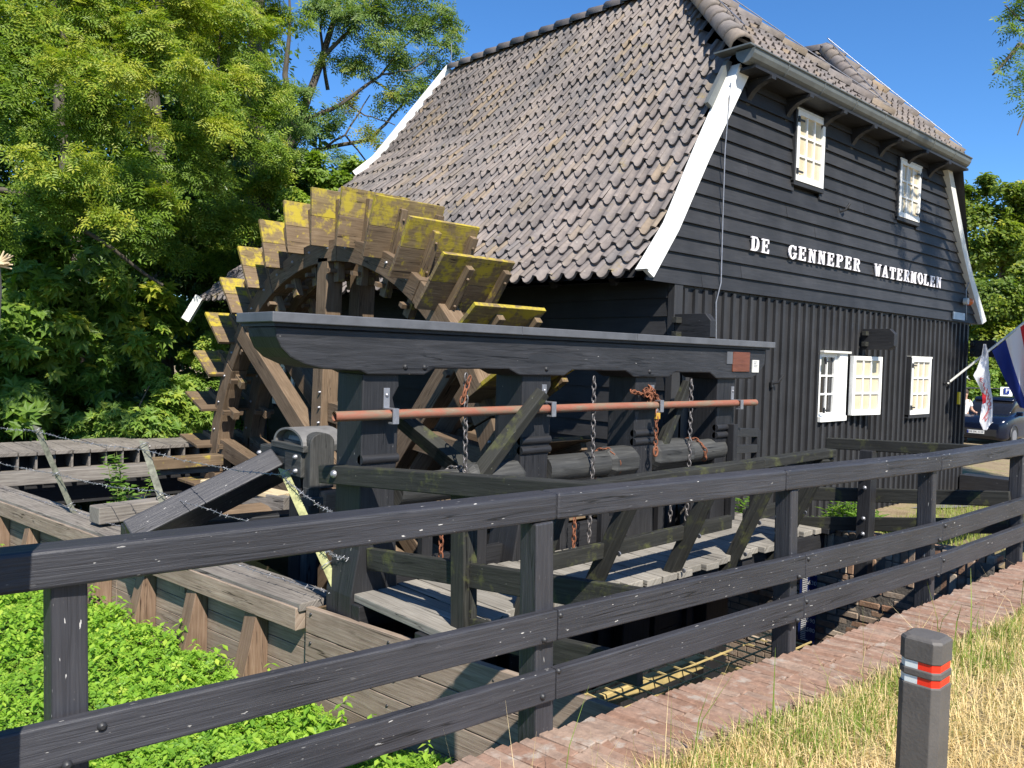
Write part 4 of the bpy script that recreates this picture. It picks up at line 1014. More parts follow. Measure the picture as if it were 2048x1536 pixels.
# grating below the fence
gr = thing('grating', 'yellowish steel bar grating over the channel beneath the fence', 'grating', (-3.8, -3.3, -.2))
M['gyel'] = plain('yellow_grating', (.50, .38, .16), .6, .35, .1, vary=.35, scale=9)
x = -4.72
while x < -2.95:
    mb = MB(); mb.box((x, -3.66, -.140), (x + .008, -2.98, -.131), (0, 1, 0)); mb.build('bar', 'gyel', gr); x += .14
y = -3.62
while y < -2.97:
    mb = MB(); mb.box((-4.74, y, -.137), (-2.95, y + .008, -.128), (1, 0, 0)); mb.build('cross_bar', 'gyel', gr); y += .125
for i, (a, b_) in enumerate((((-4.72, -2.97, -.22), (-3.6, -2.97, -.22)), ((-4.72, -3.30, -.34), (-2.95, -3.30, -.34)))):
    mb = MB(); mb.beam(a, b_, .05, .08); mb.build('bearer', 'gyel' if i == 0 else 'hard', gr, bevel=.005)
mb = MB(); mb.box((-4.45, -3.3, -1.72), (-1.55, -2.2, -1.6)); tag(mb.build('channel_sill', 'black'), 'dark timber sill deep under the yellow grating', 'timber')

# ------------------------------------------------------------------ timber bank wall on the left
bank = thing('bank_wall', 'weathered timber bank wall of planks and posts along the wheel channel', 'retaining wall', (-5.3, 2, -1.2))
def wl(y, z, off=0): return V3((wallx(y) - off, y, z))
CAPZ = -.17
# sunlit front panel next to the bridge
for k in range(6):
    z1 = CAPZ + .02 - k * .21 - (.0); 
    zt0, zt1 = (z1, z1) if k else (z1 - .02, z1 + .03)
    mb = MB(); a, b_ = wl(-.62, 0, .07), wl(-3.40, 0, .07)
    mb.prism([(a.x, a.y, zt0), (b_.x, b_.y, zt1), (b_.x, b_.y, z1 - .203), (a.x, a.y, z1 - .203)], (.05, 0, 0), udir=(b_ - a))
    pk = mb.build('panel_plank', 'plank', bank, bevel=.004)
    mb = MB()
    for y in (-.68, -1.5, -1.56, -2.4): bolt(mb, wl(y, z1 - .06 - .03 * (y == -1.56), .071), (-1, 0, .0), .013, .01)
    mb.each('bolt', 'iron', pk)
y = -.60; seg = 0
ends = [-.60, 2.4, 5.4, 8.4, 11.4]
for a_, b__ in zip(ends, ends[1:]):
    for k in range(6):
        z1 = CAPZ - .17 - k * .165; mb = MB(); p0, p1 = wl(a_ + .003, z1 - .08), wl(b__ - .003, z1 - .08); mb.beam(p0, p1, .05, .16); mb.build('bank_plank', 'plank', bank, bevel=.004)
    mb = MB(); p0, p1 = wl(a_ + .003, CAPZ - .085, .095), wl(b__ - .003, CAPZ - .085, .095); mb.beam(p0, p1, .09, .165); mb.build('waling', 'plank', bank, bevel=.006)
    mb = MB(); p0, p1 = wl(a_ + .003, CAPZ + .0, -.06), wl(b__ - .003, CAPZ, -.06); mb.beam(p0, p1, .36, .06); mb.build('cap_board', 'greywood', bank, bevel=.006)
y = -.1
while y < 11:
    mb = MB(); b0 = wl(y, -1.15, .13); mb.prism([wl(y, -1.25, .03), wl(y, CAPZ - .17, .03), wl(y, CAPZ - .17, .13), wl(y, -.55, .17), wl(y, -1.25, .33)], (0, .19, 0), udir=(0, 0, 1))
    mb.build('bank_post', 'hard', bank, bevel=.006); y += .86
# inner face of the bank wall (water side)
y = .2
while y < 11:
    mb = MB(); mb.beam(wl(y, -1.9, -.2), wl(y, CAPZ - .05, -.10), .14, .10, up=(0, 1, 0)); mb.build('inner_post', 'hard', bank, bevel=.006); y += .86
mb = MB(); mb.beam(wl(-.6, -1.1, -.06), wl(11.4, -1.1, -.06), .05, 1.7); mb.build('inner_planking', 'hard', bank)

# cross timbers over the channel
def timber(p0, p1, w_, h, mat, label, bev=.012, cat='timber'):
    mb = MB(); mb.beam(p0, p1, w_, h); return tag(mb.build('cross_timber', mat, bevel=bev), label, cat)
zt = -.02
timber(AZ(245, 1072, zt), AZ(668, 1034, zt) , .24, .19, 'black', 'dark squared timber across the channel below the leaning strut')
timber(AZ(188, 1030, zt), AZ(420, 1000, zt), .22, .17, 'greywood', 'short grey timber across the channel behind the young alder')
timber(AZ(-40, 962, -.10), AZ(435, 930, -.10), .22, .17, 'greywood', 'long grey timber across the channel in front of the plank footway')
timber(AZ(415, 962, -.05), AZ(570, 992, -.12), .26, .07, 'pale', 'sunlit yellow plank lying beside the waterwheel')
timber(AZ(410, 975, -.16), AZ(575, 1010, -.2), .12, .2, 'greywood', 'grey timber under the sunlit yellow plank')
timber(AZ(612, 1053, .0), AZ(668, 1040, .0), .26, .12, 'pale', 'freshly cut pale block on the timber by the first post')
timber(AZ(300, 928, .0), AZ(440, 918, .0), .25, .16, 'lichen_low', 'lichen stained timber end beside the waterwheel rim')
# plank footway across the channel at the back
fw = thing('plank_footway', 'grey plank footway across the channel behind the wheel timbers', 'footway', (-4, 9, -.1))
x = -8.6
while x < -1.3:
    mb = MB(); mb.box((x, 8.15 + RN.uniform(-.03, .03), -.04), (x + .235, 9.7, .02 + RN.uniform(-.004, .004)), (0, 1, 0)); mb.build('footway_board', 'greywood', fw, bevel=.006)
    mb = MB(); mb.box((x - .02, 8.2, -.26), (x + .01, 9.6, -.045), (0, 1, 0)); mb.build('joist', 'greywood', fw); x += .25
mb = MB(); mb.box((-8.6, 8.6, -.9), (-1.3, 8.66, -.05)); mb.build('back_board', 'black', fw)
mb = MB(); mb.box((-8.6, 8.17, -.36), (-1.3, 8.3, -.265)); mb.build('bearer', 'greywood', fw, bevel=.006)

# ------------------------------------------------------------------ bearing stand with hoods and strut
br = thing('bearing_stand', 'black timber bearing stand with two rounded hoods and a long strut', 'bearing stand', (-4.8, .1, 0))
X0 = -4.45
def P_(u, v, x=X0): return AX(u, v, x)
ya, yb = P_(516, 894).y, P_(602, 905).y; zt_, zb_ = P_(602, 905).z, P_(602, 957).z
mb = MB(); mb.box((X0, yb, zb_), (X0 + .22, P_(569, 902).y, zt_)); mb.build('block', 'greyblack', br, bevel=.012)
mb = MB(); mb.box((X0 + .02, P_(569, 902).y, zb_ + .08), (X0 + .2, ya, zt_ - .005)); mb.build('block', 'greyblack', br, bevel=.012)
yh0, yh1 = P_(606, 890).y, P_(547, 885).y; ym = (yh0 + yh1) / 2; rh = (yh1 - yh0) / 2; zh = zt_ + .06
def vault(x0, x1, yc_, z0_, r, hh):
    n = 12; out = [(x0, yc_ + r * math.cos(math.pi * k / n), z0_ + hh * math.sin(math.pi * k / n)) for k in range(n + 1)]
    q = MB(); q.prism(out, (x1 - x0, 0, 0), udir=(1, 0, 0)); return q
hh = P_(577, 855).z - zh
vault(X0 + .06, X0 + .40, ym, zh, rh * .86, hh * .86).build('hood', 'greyblack', br, bevel=.006)
q = MB(); n = 14
for k in range(n):
    t0, t1 = math.pi * k / n, math.pi * (k + 1) / n; f = lambda t, s: (ym + rh * s * math.cos(t), zh + hh * s * math.sin(t))
    a0, a1, b0, b1 = f(t0, 1), f(t1, 1), f(t0, .88), f(t1, .88)
    q.prism([(X0 - .0, a0[0], a0[1]), (X0, a1[0], a1[1]), (X0, b1[0], b1[1]), (X0, b0[0], b0[1])], (.42, 0, 0), udir=(1, 0, 0))
q.build('hood_rim', 'hoodgrey', br)
mb = MB(); mb.box((X0 - .01, yh0 - .02, zt_), (X0 + .40, yh1 + .03, zt_ + .06)); mb.build('sill', 'greyblack', br, bevel=.008)
yc2 = yb - .10; c0, c1 = AY(621, 900, yc2).x, AY(669, 900, yc2).x; zc0, zc1 = AY(645, 955, yc2).z, AY(645, 866, yc2).z; cm, cr = (c0 + c1) / 2, (c1 - c0) / 2
mb = MB(); mb.prism([(c0, yc2, zc0 - .1), (c1, yc2, zc0 - .1), (c1, yc2, zc1 - cr * .75)] + [(cm + cr * math.cos(math.pi * k / 10), yc2, zc1 - cr * .75 + cr * .75 * math.sin(math.pi * k / 10)) for k in range(1, 10)] + [(c0, yc2, zc1 - cr * .75)], (0, .13, 0), udir=(0, 0, 1)); mb.build('cheek', 'greyblack', br, bevel=.008)
mb = vault(0, 1, 0, 0, 1, 1); mb = MB(); out = [(cm + cr * .95 * math.cos(math.pi * k / 10), yc2 + .13, zc1 - cr * .75 + cr * .72 * math.sin(math.pi * k / 10)) for k in range(11)]; mb.prism(out, (0, .30, 0), udir=(0, 1, 0)); mb.build('hood', 'hoodgrey', br, bevel=.006)
mb = MB(); mb.box((c0, yc2 + .13, zt_), (c1, yc2 + .5, zc1 - cr * .75)); mb.build('cheek', 'greyblack', br, bevel=.008)
mb = MB(); mb.beam((c0 + .05, yc2 + .06, zc0 - .09), (c0 + .03, yc2 + .06, -.5), .11, .11, up=(0, 1, 0)); mb.build('leg', 'greyblack', br, bevel=.006)
mb = MB(); mb.box((c0 + .10, yc2 - .06, zc0 - .36), (c0 + .34, yc2 + .14, zc0 - .12)); mb.build('block', 'hard', br, bevel=.03)
mb = MB(); mb.box((c0 - .02, yc2 - .05, zc0 - .24), (c0 + .11, yc2 + .12, zc0 - .17)); mb.build('collar', 'greyblack', br, bevel=.004)
mb = MB(); mb.box((X0 + .05, yb + .1, -1.6), (X0 + .25, yb + .3, zb_)); mb.build('leg', 'black', br, bevel=.006)
mb = MB(); mb.beam(P_(556, 930, X0 + .05), AZ(262, 1078, .03), .22, .30, up=(1, 0, .3)); st = mb.build('strut', 'rail', br, bevel=.014)
mb = MB()
for p in (P_(592, 914), P_(592, 942), P_(520, 905, X0 + .02), ): bolt(mb, p, (-1, 0, 0), .026, .03)
mb.each('bolt', 'steel', br)

# ------------------------------------------------------------------ barbed wire on leaning angle-iron stakes
M['stake'] = plain('lichened_iron', (.17, .17, .13), .7, .35, .1, vary=.6, scale=16)
M['stake2'] = plain('yellow_lichened_iron', (.36, .36, .17), .7, .3, .05, vary=.6, scale=14)
stk = [((165, 1078), (66, 850), -.42, .80), ((370, 1160), (279, 880), -.32, .80), ((686, 1222), (558, 936), -.16, .80)]
tops = []
for i, (bp, tp, zb, ztop) in enumerate(stk):
    s = thing('angle_iron_stake', ('leaning angle-iron stake farthest from the bridge', 'leaning angle-iron stake between the other two', 'yellow lichened angle-iron stake beside the first sluice post')[i], 'stake', AZ(*bp, zb), 'leaning barbed wire stakes')
    p0, p1 = AZ(*bp, zb), AZ(*tp, ztop); d = (p1 - p0).normalized(); tops.append((p0, p1)); r = V3((.74, -.67, 0)); r = (r - d * r.dot(d)).normalized(); q = d.cross(r)
    mb = MB(); w_ = .052; t = .007
    mb.prism([p0, p0 + r * w_, p1 + r * w_ - d * .05, p1], q * t, udir=d); mb.prism([p0 + q * .0, p1, p1 + q * w_ - d * .03, p0 + q * w_], -r * t, udir=d)
    so = mb.build('angle_iron', 'stake2' if i == 2 else 'stake', s)
    if i < 2: mb = MB(); mb.box(p0 + V3((-.03, -.06, -.10)), p0 + V3((.06, .06, .06))); mb.build('foot_block', 'plank', s, bevel=.006)
    mb = MB()
    for f in (.93, .55, .28): c = lerp3(p0, p1, f) + r * .025; mb.tube([c + (r * math.cos(t) + q * math.sin(t)) * .045 + d * .004 * k for k, t in enumerate([j * math.pi / 4 for j in range(9)])], .004, 5)
    mb.build('wire_tie', 'steel', s)
def barbed(pts, label):
    mb = MB(); P = []
    for a, b_ in zip(pts, pts[1:]):
        a, b_ = V3(a), V3(b_)
        for k in range(12):
            t = k / 12; P.append(lerp3(a, b_, t) - V3((0, 0, .035 * 4 * t * (1 - t))) + V3((RN.uniform(-.006, .006), RN.uniform(-.006, .006), RN.uniform(-.006, .006))))
    P.append(V3(pts[-1])); mb.tube(P, .003, 5)
    for a, b_ in zip(P, P[1:]):
        for f in (.25, .75):
            c = lerp3(a, b_, f)
            for j in range(2):
                v = V3((RN.uniform(-1, 1), RN.uniform(-1, 1), RN.uniform(-1, 1))).normalized() * .020; mb.tube([c - v, c + v], .0022, 4)
    tag(mb.build('barbed_wire', 'steel'), label, 'barbed wire', 'strands of barbed wire')
f3 = lambda i, f: lerp3(tops[i][0], tops[i][1], f)
ext = lambda f, dz: f3(0, f) + (f3(0, f) - f3(1, f)) * 1.2 + V3((0, 0, dz))
barbed([ext(.95, 0), f3(0, .95), f3(1, .93), f3(2, .95), V3((-4.96, -.9, .50))], 'top strand of barbed wire between the leaning stakes')
barbed([ext(.6, 0), f3(0, .58), f3(1, .62), f3(2, .52), V3((-4.96, -.95, .22))], 'middle strand of barbed wire between the leaning stakes')
barbed([ext(.3, 0), f3(0, .28), f3(1, .28), f3(2, .12)], 'lowest strand of barbed wire along the bank wall')

# ------------------------------------------------------------------ bollard, weathered post
bo = thing('bollard', 'square brown-grey bollard with red and white bands on the dry grass', 'bollard', (-5.54, -5.008, 0))
M['bol'] = plain('recycled_plastic', (.092, .084, .077), .6, .35, vary=.18, scale=10, bstr=.3)
def octpoly(c, h, ch, z): x, y = c; return [(x + sx * a, y + sy * b_, z) for sx, sy, a, b_ in ((-1, -1, h, h - ch), (-1, -1, h - ch, h), (1, -1, h - ch, h), (1, -1, h, h - ch), (1, 1, h, h - ch), (1, 1, h - ch, h), (-1, 1, h - ch, h), (-1, 1, h, h - ch))]
def octloft(mb, secs, c=(-5.54, -5.008)):
    vs = []; fs = []
    for h, ch, z in secs: vs += octpoly(c, h, ch, z)
    for s in range(len(secs) - 1):
        for k in range(8): fs.append((s * 8 + k, s * 8 + (k + 1) % 8, s * 8 + 8 + (k + 1) % 8, s * 8 + 8 + k))
    fs.append(tuple(range(len(secs) * 8 - 8, len(secs) * 8))); mb.add(vs, fs, (0, 0, 1))
mb = MB(); H = .0575; octloft(mb, [(H, .019, -.1), (H, .019, .777), (H - .005, .017, .780), (H - .005, .017, .800), (H, .019, .803), (H, .019, .820), (H - .005, .017, .823), (H - .005, .017, .843), (H, .019, .846), (H, .019, .903), (H - .004, .019, .909), (H - .014, .017, .914)])
mb.build('body', 'bol', bo, bevel=.002)
M['red'] = plain('reflective_red', (.72, .03, .012), .35, .5, vary=.06, bstr=0); M['bwhite'] = plain('reflective_white', (.62, .66, .64), .35, .5, vary=.05, bstr=0)
for z0 in (.7795, .8225):
    for nm, mt, fa in (('red_band', 'red', ((0, 1), (1, 2), (2, 3), (3, 4), (4, 5), (5, 6))), ('white_band', 'bwhite', ((6, 7), (7, 0)))):
        mb = MB()
        for a, b_ in fa:
            q0, q1 = octpoly((-5.54, -5.008), H - .004, .017, z0), octpoly((-5.54, -5.008), H - .004, .017, z0 + .021)
            if (a, b_) == (7, 0):
                m0 = lerp3(q0[7], q0[0], .48); m1 = lerp3(q1[7], q1[0], .48); mb.add([q0[7], m0, m1, q1[7]], [(0, 1, 2, 3)])
            else: mb.add([q0[a], q0[b_], q1[b_], q1[a]], [(0, 1, 2, 3)])
        if nm == 'red_band':
            q0, q1 = octpoly((-5.54, -5.008), H - .004, .017, z0), octpoly((-5.54, -5.008), H - .004, .017, z0 + .021)
            mb.add([lerp3(q0[7], q0[0], .48), q0[0], q1[0], lerp3(q1[7], q1[0], .48)], [(0, 1, 2, 3)])
        mb.build(nm, mt, bo)
mb = MB(); p = V3((-7.645, -3.62, -1)); top = V3((-7.645, -3.63, 1.98))
mb.tube([p, V3((-7.67, -3.62, .3)), V3((-7.66, -3.62, 1.2)), V3((-7.64, -3.63, 1.80)), top, top + V3((.0, 0, .12)), top + V3((-.03, 0, .2))], [.055, .05, .052, .055, .05, .035, .01], 10)
wp_ = mb.build('weathered_post', 'greywood'); tag(wp_, 'pale weathered round post with splintered top at the left edge', 'post')
mb = MB()
for i in range(14): q = V3((-7.60, -3.66, 1.86)); mb.tube([q, q + V3((RN.uniform(.005, .03), RN.uniform(-.02, 0), RN.uniform(-.01, .035)))], [.006, .002], 4)
o = mb.build('splinter', 'pale', wp_)
# ------------------------------------------------------------------ vegetation
def quadleaf(x0, y0, x1, y1, w):
    dx, dy = x1 - x0, y1 - y0; L = math.hypot(dx, dy); nx, ny = -dy / L * w / 2, dx / L * w / 2; mx, my = x0 + dx * .45, y0 + dy * .45
    return [(x0, y0, 0), (mx + nx, my + ny, .05 * L), (x1, y1, -.06 * L), (mx - nx, my - ny, .05 * L)]
def template(quads):
    V = []; F = []
    for q in quads: n = len(V); V += q; F.append((n, n + 1, n + 2, n + 3))
    return np.array(V), np.array(F)
T_ASH = template([quadleaf(x, 0, x + .14, s * .30, .10) for x in (.12, .34, .56, .76) for s in (-1, 1)] + [quadleaf(.82, 0, 1.12, 0, .11)])
T_CHEST = template([quadleaf(0, 0, .5 * math.cos(a) * l, .5 * math.sin(a) * l, .2 * l) for a, l in ((0, 1.15), (.75, 1.05), (-.75, 1.05), (1.55, .8), (-1.55, .8))])
T_TRIO = template([quadleaf(0, 0, .5, 0, .32), quadleaf(-.1, .1, .12, .52, .28), quadleaf(-.1, -.1, .12, -.52, .28)])
T_OVAL = template([quadleaf(0, 0, 1, 0, .55)]); T_NARROW = template([quadleaf(0, 0, 1, 0, .2)])
T_NET = template([quadleaf(.02, 0, .55, .06, .30), quadleaf(-.02, 0, -.5, .05, .28), quadleaf(0, .02, .05, .52, .28), quadleaf(0, -.02, -.04, -.5, .28)])
def unit(a): return a / np.maximum(1e-9, np.linalg.norm(a, axis=1, keepdims=True))
def scatter(T, pos, nrm, size, tint, droop=.2, dirs=None):
    TV, TF = T; N = len(pos); K = len(TV)
    n = unit(nrm); r = rng.normal(size=(N, 3)) if dirs is None else dirs + rng.normal(size=(N, 3)) * .5
    r[:, 2] -= droop; d = unit(r - n * np.sum(r * n, axis=1, keepdims=True)); b = np.cross(n, d)
    V = pos[:, None, :] + size[:, None, None] * (TV[None, :, 0:1] * d[:, None, :] + TV[None, :, 1:2] * b[:, None, :] + TV[None, :, 2:3] * n[:, None, :])
    F = TF[None] + (np.arange(N) * K)[:, None, None]
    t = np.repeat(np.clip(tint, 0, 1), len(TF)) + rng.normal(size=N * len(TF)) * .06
    return V.reshape(-1, 3), F.reshape(-1, 4), np.clip(t, 0, 1)
def clumps(cl, per):
    P, Nn, Tn = [], [], []
    tot = sum(r[0] * r[1] + r[2] * r[0] for _, r, *_ in cl)
    for c, r, *o in cl:
        k = int(per * (r[0] * r[1] + r[2] * r[0]) / tot); 
        sub = max(2, int(3 + (r[0] + r[2]) * 3.0)); sc = unit(rng.normal(size=(sub, 3))) * (rng.random((sub, 1)) ** .6) * .85
        w = sc[rng.integers(0, sub, k)] + unit(rng.normal(size=(k, 3))) * (rng.random((k, 1)) ** .55) * .46
        p = np.array(c) + w * np.array(r); P.append(p)
        Nn.append(unit(w) * .5 + np.array([0, -.25, .75]) + rng.normal(size=(k, 3)) * .45)
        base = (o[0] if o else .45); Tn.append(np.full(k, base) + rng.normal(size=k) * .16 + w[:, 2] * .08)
    return np.concatenate(P), np.concatenate(Nn), np.concatenate(Tn)
def crown(parent, name, mat, T, cl, per, size):
    p, n, t = clumps(cl, per); s = size * (.7 + .6 * rng.random(len(p)))
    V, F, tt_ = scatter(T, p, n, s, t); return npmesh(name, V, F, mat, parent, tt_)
def limb(parent, pts, r0, r1, name='limb', n=8):
    P = []; pts = [V3(p) for p in pts]
    for a, b_ in zip(pts, pts[1:]):
        for k in range(4): P.append(lerp3(a, b_, k / 4) + V3((RN.uniform(-1, 1), RN.uniform(-1, 1), RN.uniform(-1, 1))) * .03 * (b_ - a).length * .5)
    P.append(pts[-1]); m = len(P); mb = MB(); mb.tube(P, [r0 + (r1 - r0) * (i / (m - 1)) for i in range(m)], n); return mb.build(name, 'tree_bark', parent)
def C(u, v, f, r, t=.45, ry=None, rz=None): return (tuple(AF(u, v, f)), (r, ry or r, rz or r * .8), t)
def gz(p, z=-.95): return V3((p.x, p.y, z))

# chestnut, low at the left
t = thing('chestnut_tree', 'horse chestnut with big hand-shaped leaves low at the left', 'tree', gz(AF(150, 600, 19.5)))
limb(t, [gz(AF(150, 600, 19.5), -1), AF(150, 500, 19.5), AF(120, 250, 19.3), AF(100, -50, 19)], .24, .08, 'trunk')
limb(t, [AF(-60, 370, 12), AF(75, 395, 12.2), AF(200, 480, 12.8), AF(325, 570, 13.6)], .05, .025)
_ch = [(40, 640, 11.8, .9, .45), (170, 570, 12.3, .9, .4), (50, 790, 11.6, .8, .35), (300, 630, 13.6, .8, .5), (250, 480, 13.4, .8, .45), (120, 710, 12.2, .8, .6), (20, 500, 12, .9, .45), (240, 650, 12.8, .55, .95), (-60, 700, 12, 1.0, .45), (190, 680, 12.4, .6, .5), (295, 320, 13.2, .35, 1.0), (150, 430, 12.9, .7, .4), (230, 560, 11.6, .3, .7), (90, 580, 11.2, .3, .6), (280, 690, 12, .3, .7), (30, 700, 11, .3, .6), (130, 640, 11.4, .28, .7), (330, 590, 13, .3, .8), (200, 760, 12.6, .5, .35), (90, 840, 12.4, .5, .3), (30, 780, 12.2, .8, .35), (140, 800, 13.6, .7, .2), (260, 740, 13.6, .6, .3), (0, 860, 12, .6, .3)]
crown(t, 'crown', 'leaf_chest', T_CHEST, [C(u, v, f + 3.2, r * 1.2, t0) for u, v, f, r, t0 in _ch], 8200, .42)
# ash, upper left
t = thing('ash_tree', 'tall ash with feathery leaves filling the upper left corner', 'tree', gz(AF(330, 600, 18.5)))
limb(t, [gz(AF(330, 600, 18.5), -1), AF(330, 420, 18.5), AF(300, 150, 18), AF(330, -150, 17.5)], .26, .1, 'trunk')
limb(t, [AF(120, 60, 13), AF(165, 150, 13.2), AF(240, 240, 13.6), AF(300, 290, 14)], .05, .03); limb(t, [AF(40, 90, 13), AF(120, 200, 13.2), AF(240, 250, 13.6)], .03, .015)
limb(t, [AF(330, 250, 15.2), AF(260, 190, 14), AF(130, 90, 13.4), AF(40, 20, 13)], .05, .02); limb(t, [AF(440, 60, 15.5), AF(430, 200, 15.5), AF(470, 320, 15.8)], .03, .02)
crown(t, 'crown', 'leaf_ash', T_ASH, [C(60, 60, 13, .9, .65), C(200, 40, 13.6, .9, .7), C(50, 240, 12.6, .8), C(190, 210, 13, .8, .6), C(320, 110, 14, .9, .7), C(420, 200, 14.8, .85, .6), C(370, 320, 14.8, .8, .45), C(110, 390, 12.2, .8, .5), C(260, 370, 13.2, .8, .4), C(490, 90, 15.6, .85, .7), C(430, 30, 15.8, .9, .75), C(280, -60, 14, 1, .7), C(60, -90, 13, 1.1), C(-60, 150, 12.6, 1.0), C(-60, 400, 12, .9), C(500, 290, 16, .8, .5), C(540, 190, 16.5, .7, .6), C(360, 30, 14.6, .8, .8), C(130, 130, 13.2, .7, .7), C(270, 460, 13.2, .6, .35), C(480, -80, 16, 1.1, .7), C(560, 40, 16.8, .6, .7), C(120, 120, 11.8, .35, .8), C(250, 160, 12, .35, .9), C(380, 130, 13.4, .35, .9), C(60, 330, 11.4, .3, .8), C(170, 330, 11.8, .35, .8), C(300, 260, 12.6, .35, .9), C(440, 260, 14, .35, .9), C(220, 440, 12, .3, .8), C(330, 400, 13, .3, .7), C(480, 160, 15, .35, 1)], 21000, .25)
# ivy clad trunks behind
t = thing('ivy_tree', 'dark ivy-clad tree trunk behind the waterwheel', 'tree', gz(AF(520, 560, 18)))
limb(t, [gz(AF(520, 560, 18), -1), AF(520, 400, 18), AF(510, 150, 18), AF(520, -100, 18)], .3, .12, 'trunk')
_iv = [(520, 330, 17, .8, .45), (560, 420, 17, .8, .6), (470, 430, 16.5, .8, .5), (590, 350, 17.5, .6, .5), (500, 530, 16.4, .7, .6), (400, 560, 16.4, .9, .4), (440, 640, 16.6, .8, .5), (420, 480, 16, .9, .6), (350, 540, 16, .8, .5), (520, 250, 18, .6, .4), (560, 520, 17, .6, .4), (620, 430, 18, .6, .6)]
crown(t, 'crown', 'leaf_ivy', T_TRIO, [C(u, v, f + 2.6, r * 1.12, t0) for u, v, f, r, t0 in _iv], 17000, .20)
crown(t, 'light_sprays', 'leaf_ash', T_ASH, [C(400, 450, 16.6, .5, .5), C(340, 500, 16.4, .45, .5), C(480, 440, 17, .5, .6), C(330, 420, 16.2, .45, .6), C(540, 370, 17.6, .5, .7), C(430, 520, 17.8, .4, .5)], 2600, .30)
# sparse ash against the sky
t = thing('sparse_ash_tree', 'sparse light-leaved ash against the sky left of the roof', 'tree', gz(AF(555, 560, 20)))
limb(t, [gz(AF(555, 560, 20), -1), AF(572, 300, 20), AF(592, 262, 20), AF(640, 130, 20), AF(690, -40, 20)], .17, .06, 'trunk')
for pts, r in (([(592, 262), (570, 150), (580, 50), (575, -60)], .1), ([(600, 245), (680, 210), (760, 150), (840, 60)], .07), ([(630, 300), (740, 280), (800, 215), (880, 130)], .06), ([(560, 330), (610, 320), (690, 270), (740, 190)], .05), ([(650, 110), (700, 60), (760, -10)], .06), ([(690, 270), (740, 330), (760, 350)], .025), ([(740, 155), (790, 190), (830, 190)], .03), ([(655, 180), (640, 60), (660, -40)], .05), ([(690, 205), (730, 230), (790, 250)], .025), ([(760, 150), (820, 140), (900, 90)], .025)):
    limb(t, [AF(u, v, 20 + RN.uniform(-.4, .4)) for u, v in pts], r, .012)
crown(t, 'crown', 'leaf_ash2', T_ASH, [C(760, 30, 20, .75), C(850, 50, 20, .7), C(895, 95, 20, .45), C(800, 115, 20, .6), C(700, 50, 19.6, .7, .4), C(640, 20, 19.6, .6, .4), C(720, 140, 20, .5, .5), C(780, 195, 20, .45, .6), C(835, 175, 20, .45), C(650, 230, 19.6, .5, .3), C(610, 330, 19.2, .6, .3), C(680, 330, 20, .45, .3), C(890, 30, 20, .45), C(865, 130, 20, .4), C(735, 265, 20, .3, .8), C(600, 190, 19.6, .4, .4), C(820, -40, 20, .8), C(690, -50, 20, .9), C(775, 290, 20, .22, .9), C(670, 130, 20, .4, .5), C(750, 90, 20, .45), C(590, 250, 19, .45, .3), C(700, 205, 20, .28, .9)], 4000, .32)
# shrubs behind the wheel
t = thing('hazel_shrub', 'mid green shrub between the waterwheel and the far end of the roof', 'shrub', gz(AF(620, 560, 18)))
limb(t, [gz(AF(620, 560, 18), -1), AF(620, 420, 18)], .05, .02, 'stem')
crown(t, 'foliage', 'leaf_ash', T_TRIO, [C(640, 350, 18, .5, .4), C(690, 360, 18, .45, .4), C(600, 420, 17.6, .6, .5), C(720, 345, 18.4, .35, .4), C(560, 480, 17, .6, .4), C(660, 400, 18, .5, .6)], 4800, .22)
t = thing('maple_bush', 'bright green maple bush behind the plank footway', 'bush', gz(AF(260, 900, 15.5)))
limb(t, [gz(AF(260, 900, 15.5), -.95), AF(270, 830, 15.5), AF(300, 770, 15.4)], .03, .012, 'stem')
crown(t, 'foliage', 'leaf_bush', T_CHEST, [C(170, 865, 15.2, .5, .6), C(250, 825, 15.3, .62, .7), C(330, 780, 15.6, .52, .6), C(300, 850, 15, .65, .6), C(385, 845, 16, .6, .5), C(210, 865, 15, .5, .6), C(350, 830, 15.4, .6, .7), C(140, 885, 15.2, .4, .5), C(410, 870, 16, .5, .4), C(300, 745, 15.8, .3, .6)], 5600, .25)
t = thing('creeper_shrub', 'shrub with small yellow-green leaves right behind the wheel paddles', 'shrub', gz(AF(400, 840, 17.4)))
limb(t, [gz(AF(400, 840, 17.4), -.95), AF(410, 740, 17.4), AF(420, 640, 17.4)], .03, .012, 'stem')
crown(t, 'foliage', 'leaf_bush', T_TRIO, [C(400, 770, 17, .6, .6), C(420, 690, 17.2, .55, .8), C(395, 840, 16.8, .6, .5), C(440, 640, 17.6, .5, .5), C(360, 800, 16.8, .5, .5), C(440, 800, 17.4, .6, .5), C(480, 860, 17.8, .6, .4), C(400, 720, 17, .4, .8)], 9000, .15)
t = thing('elder_shrub', 'dark shaded elder shrub left of the maple bush', 'shrub', gz(AF(30, 890, 15.2)))
limb(t, [gz(AF(30, 890, 15.2), -.95), AF(30, 800, 15.2)], .03, .012, 'stem')
crown(t, 'foliage', 'leaf_ivy', T_ASH, [C(30, 850, 15.2, .6, .4), C(100, 875, 15.5, .4, .3), C(-40, 800, 15, .8, .5), C(20, 760, 15.6, .6, .4)], 1500, .36)
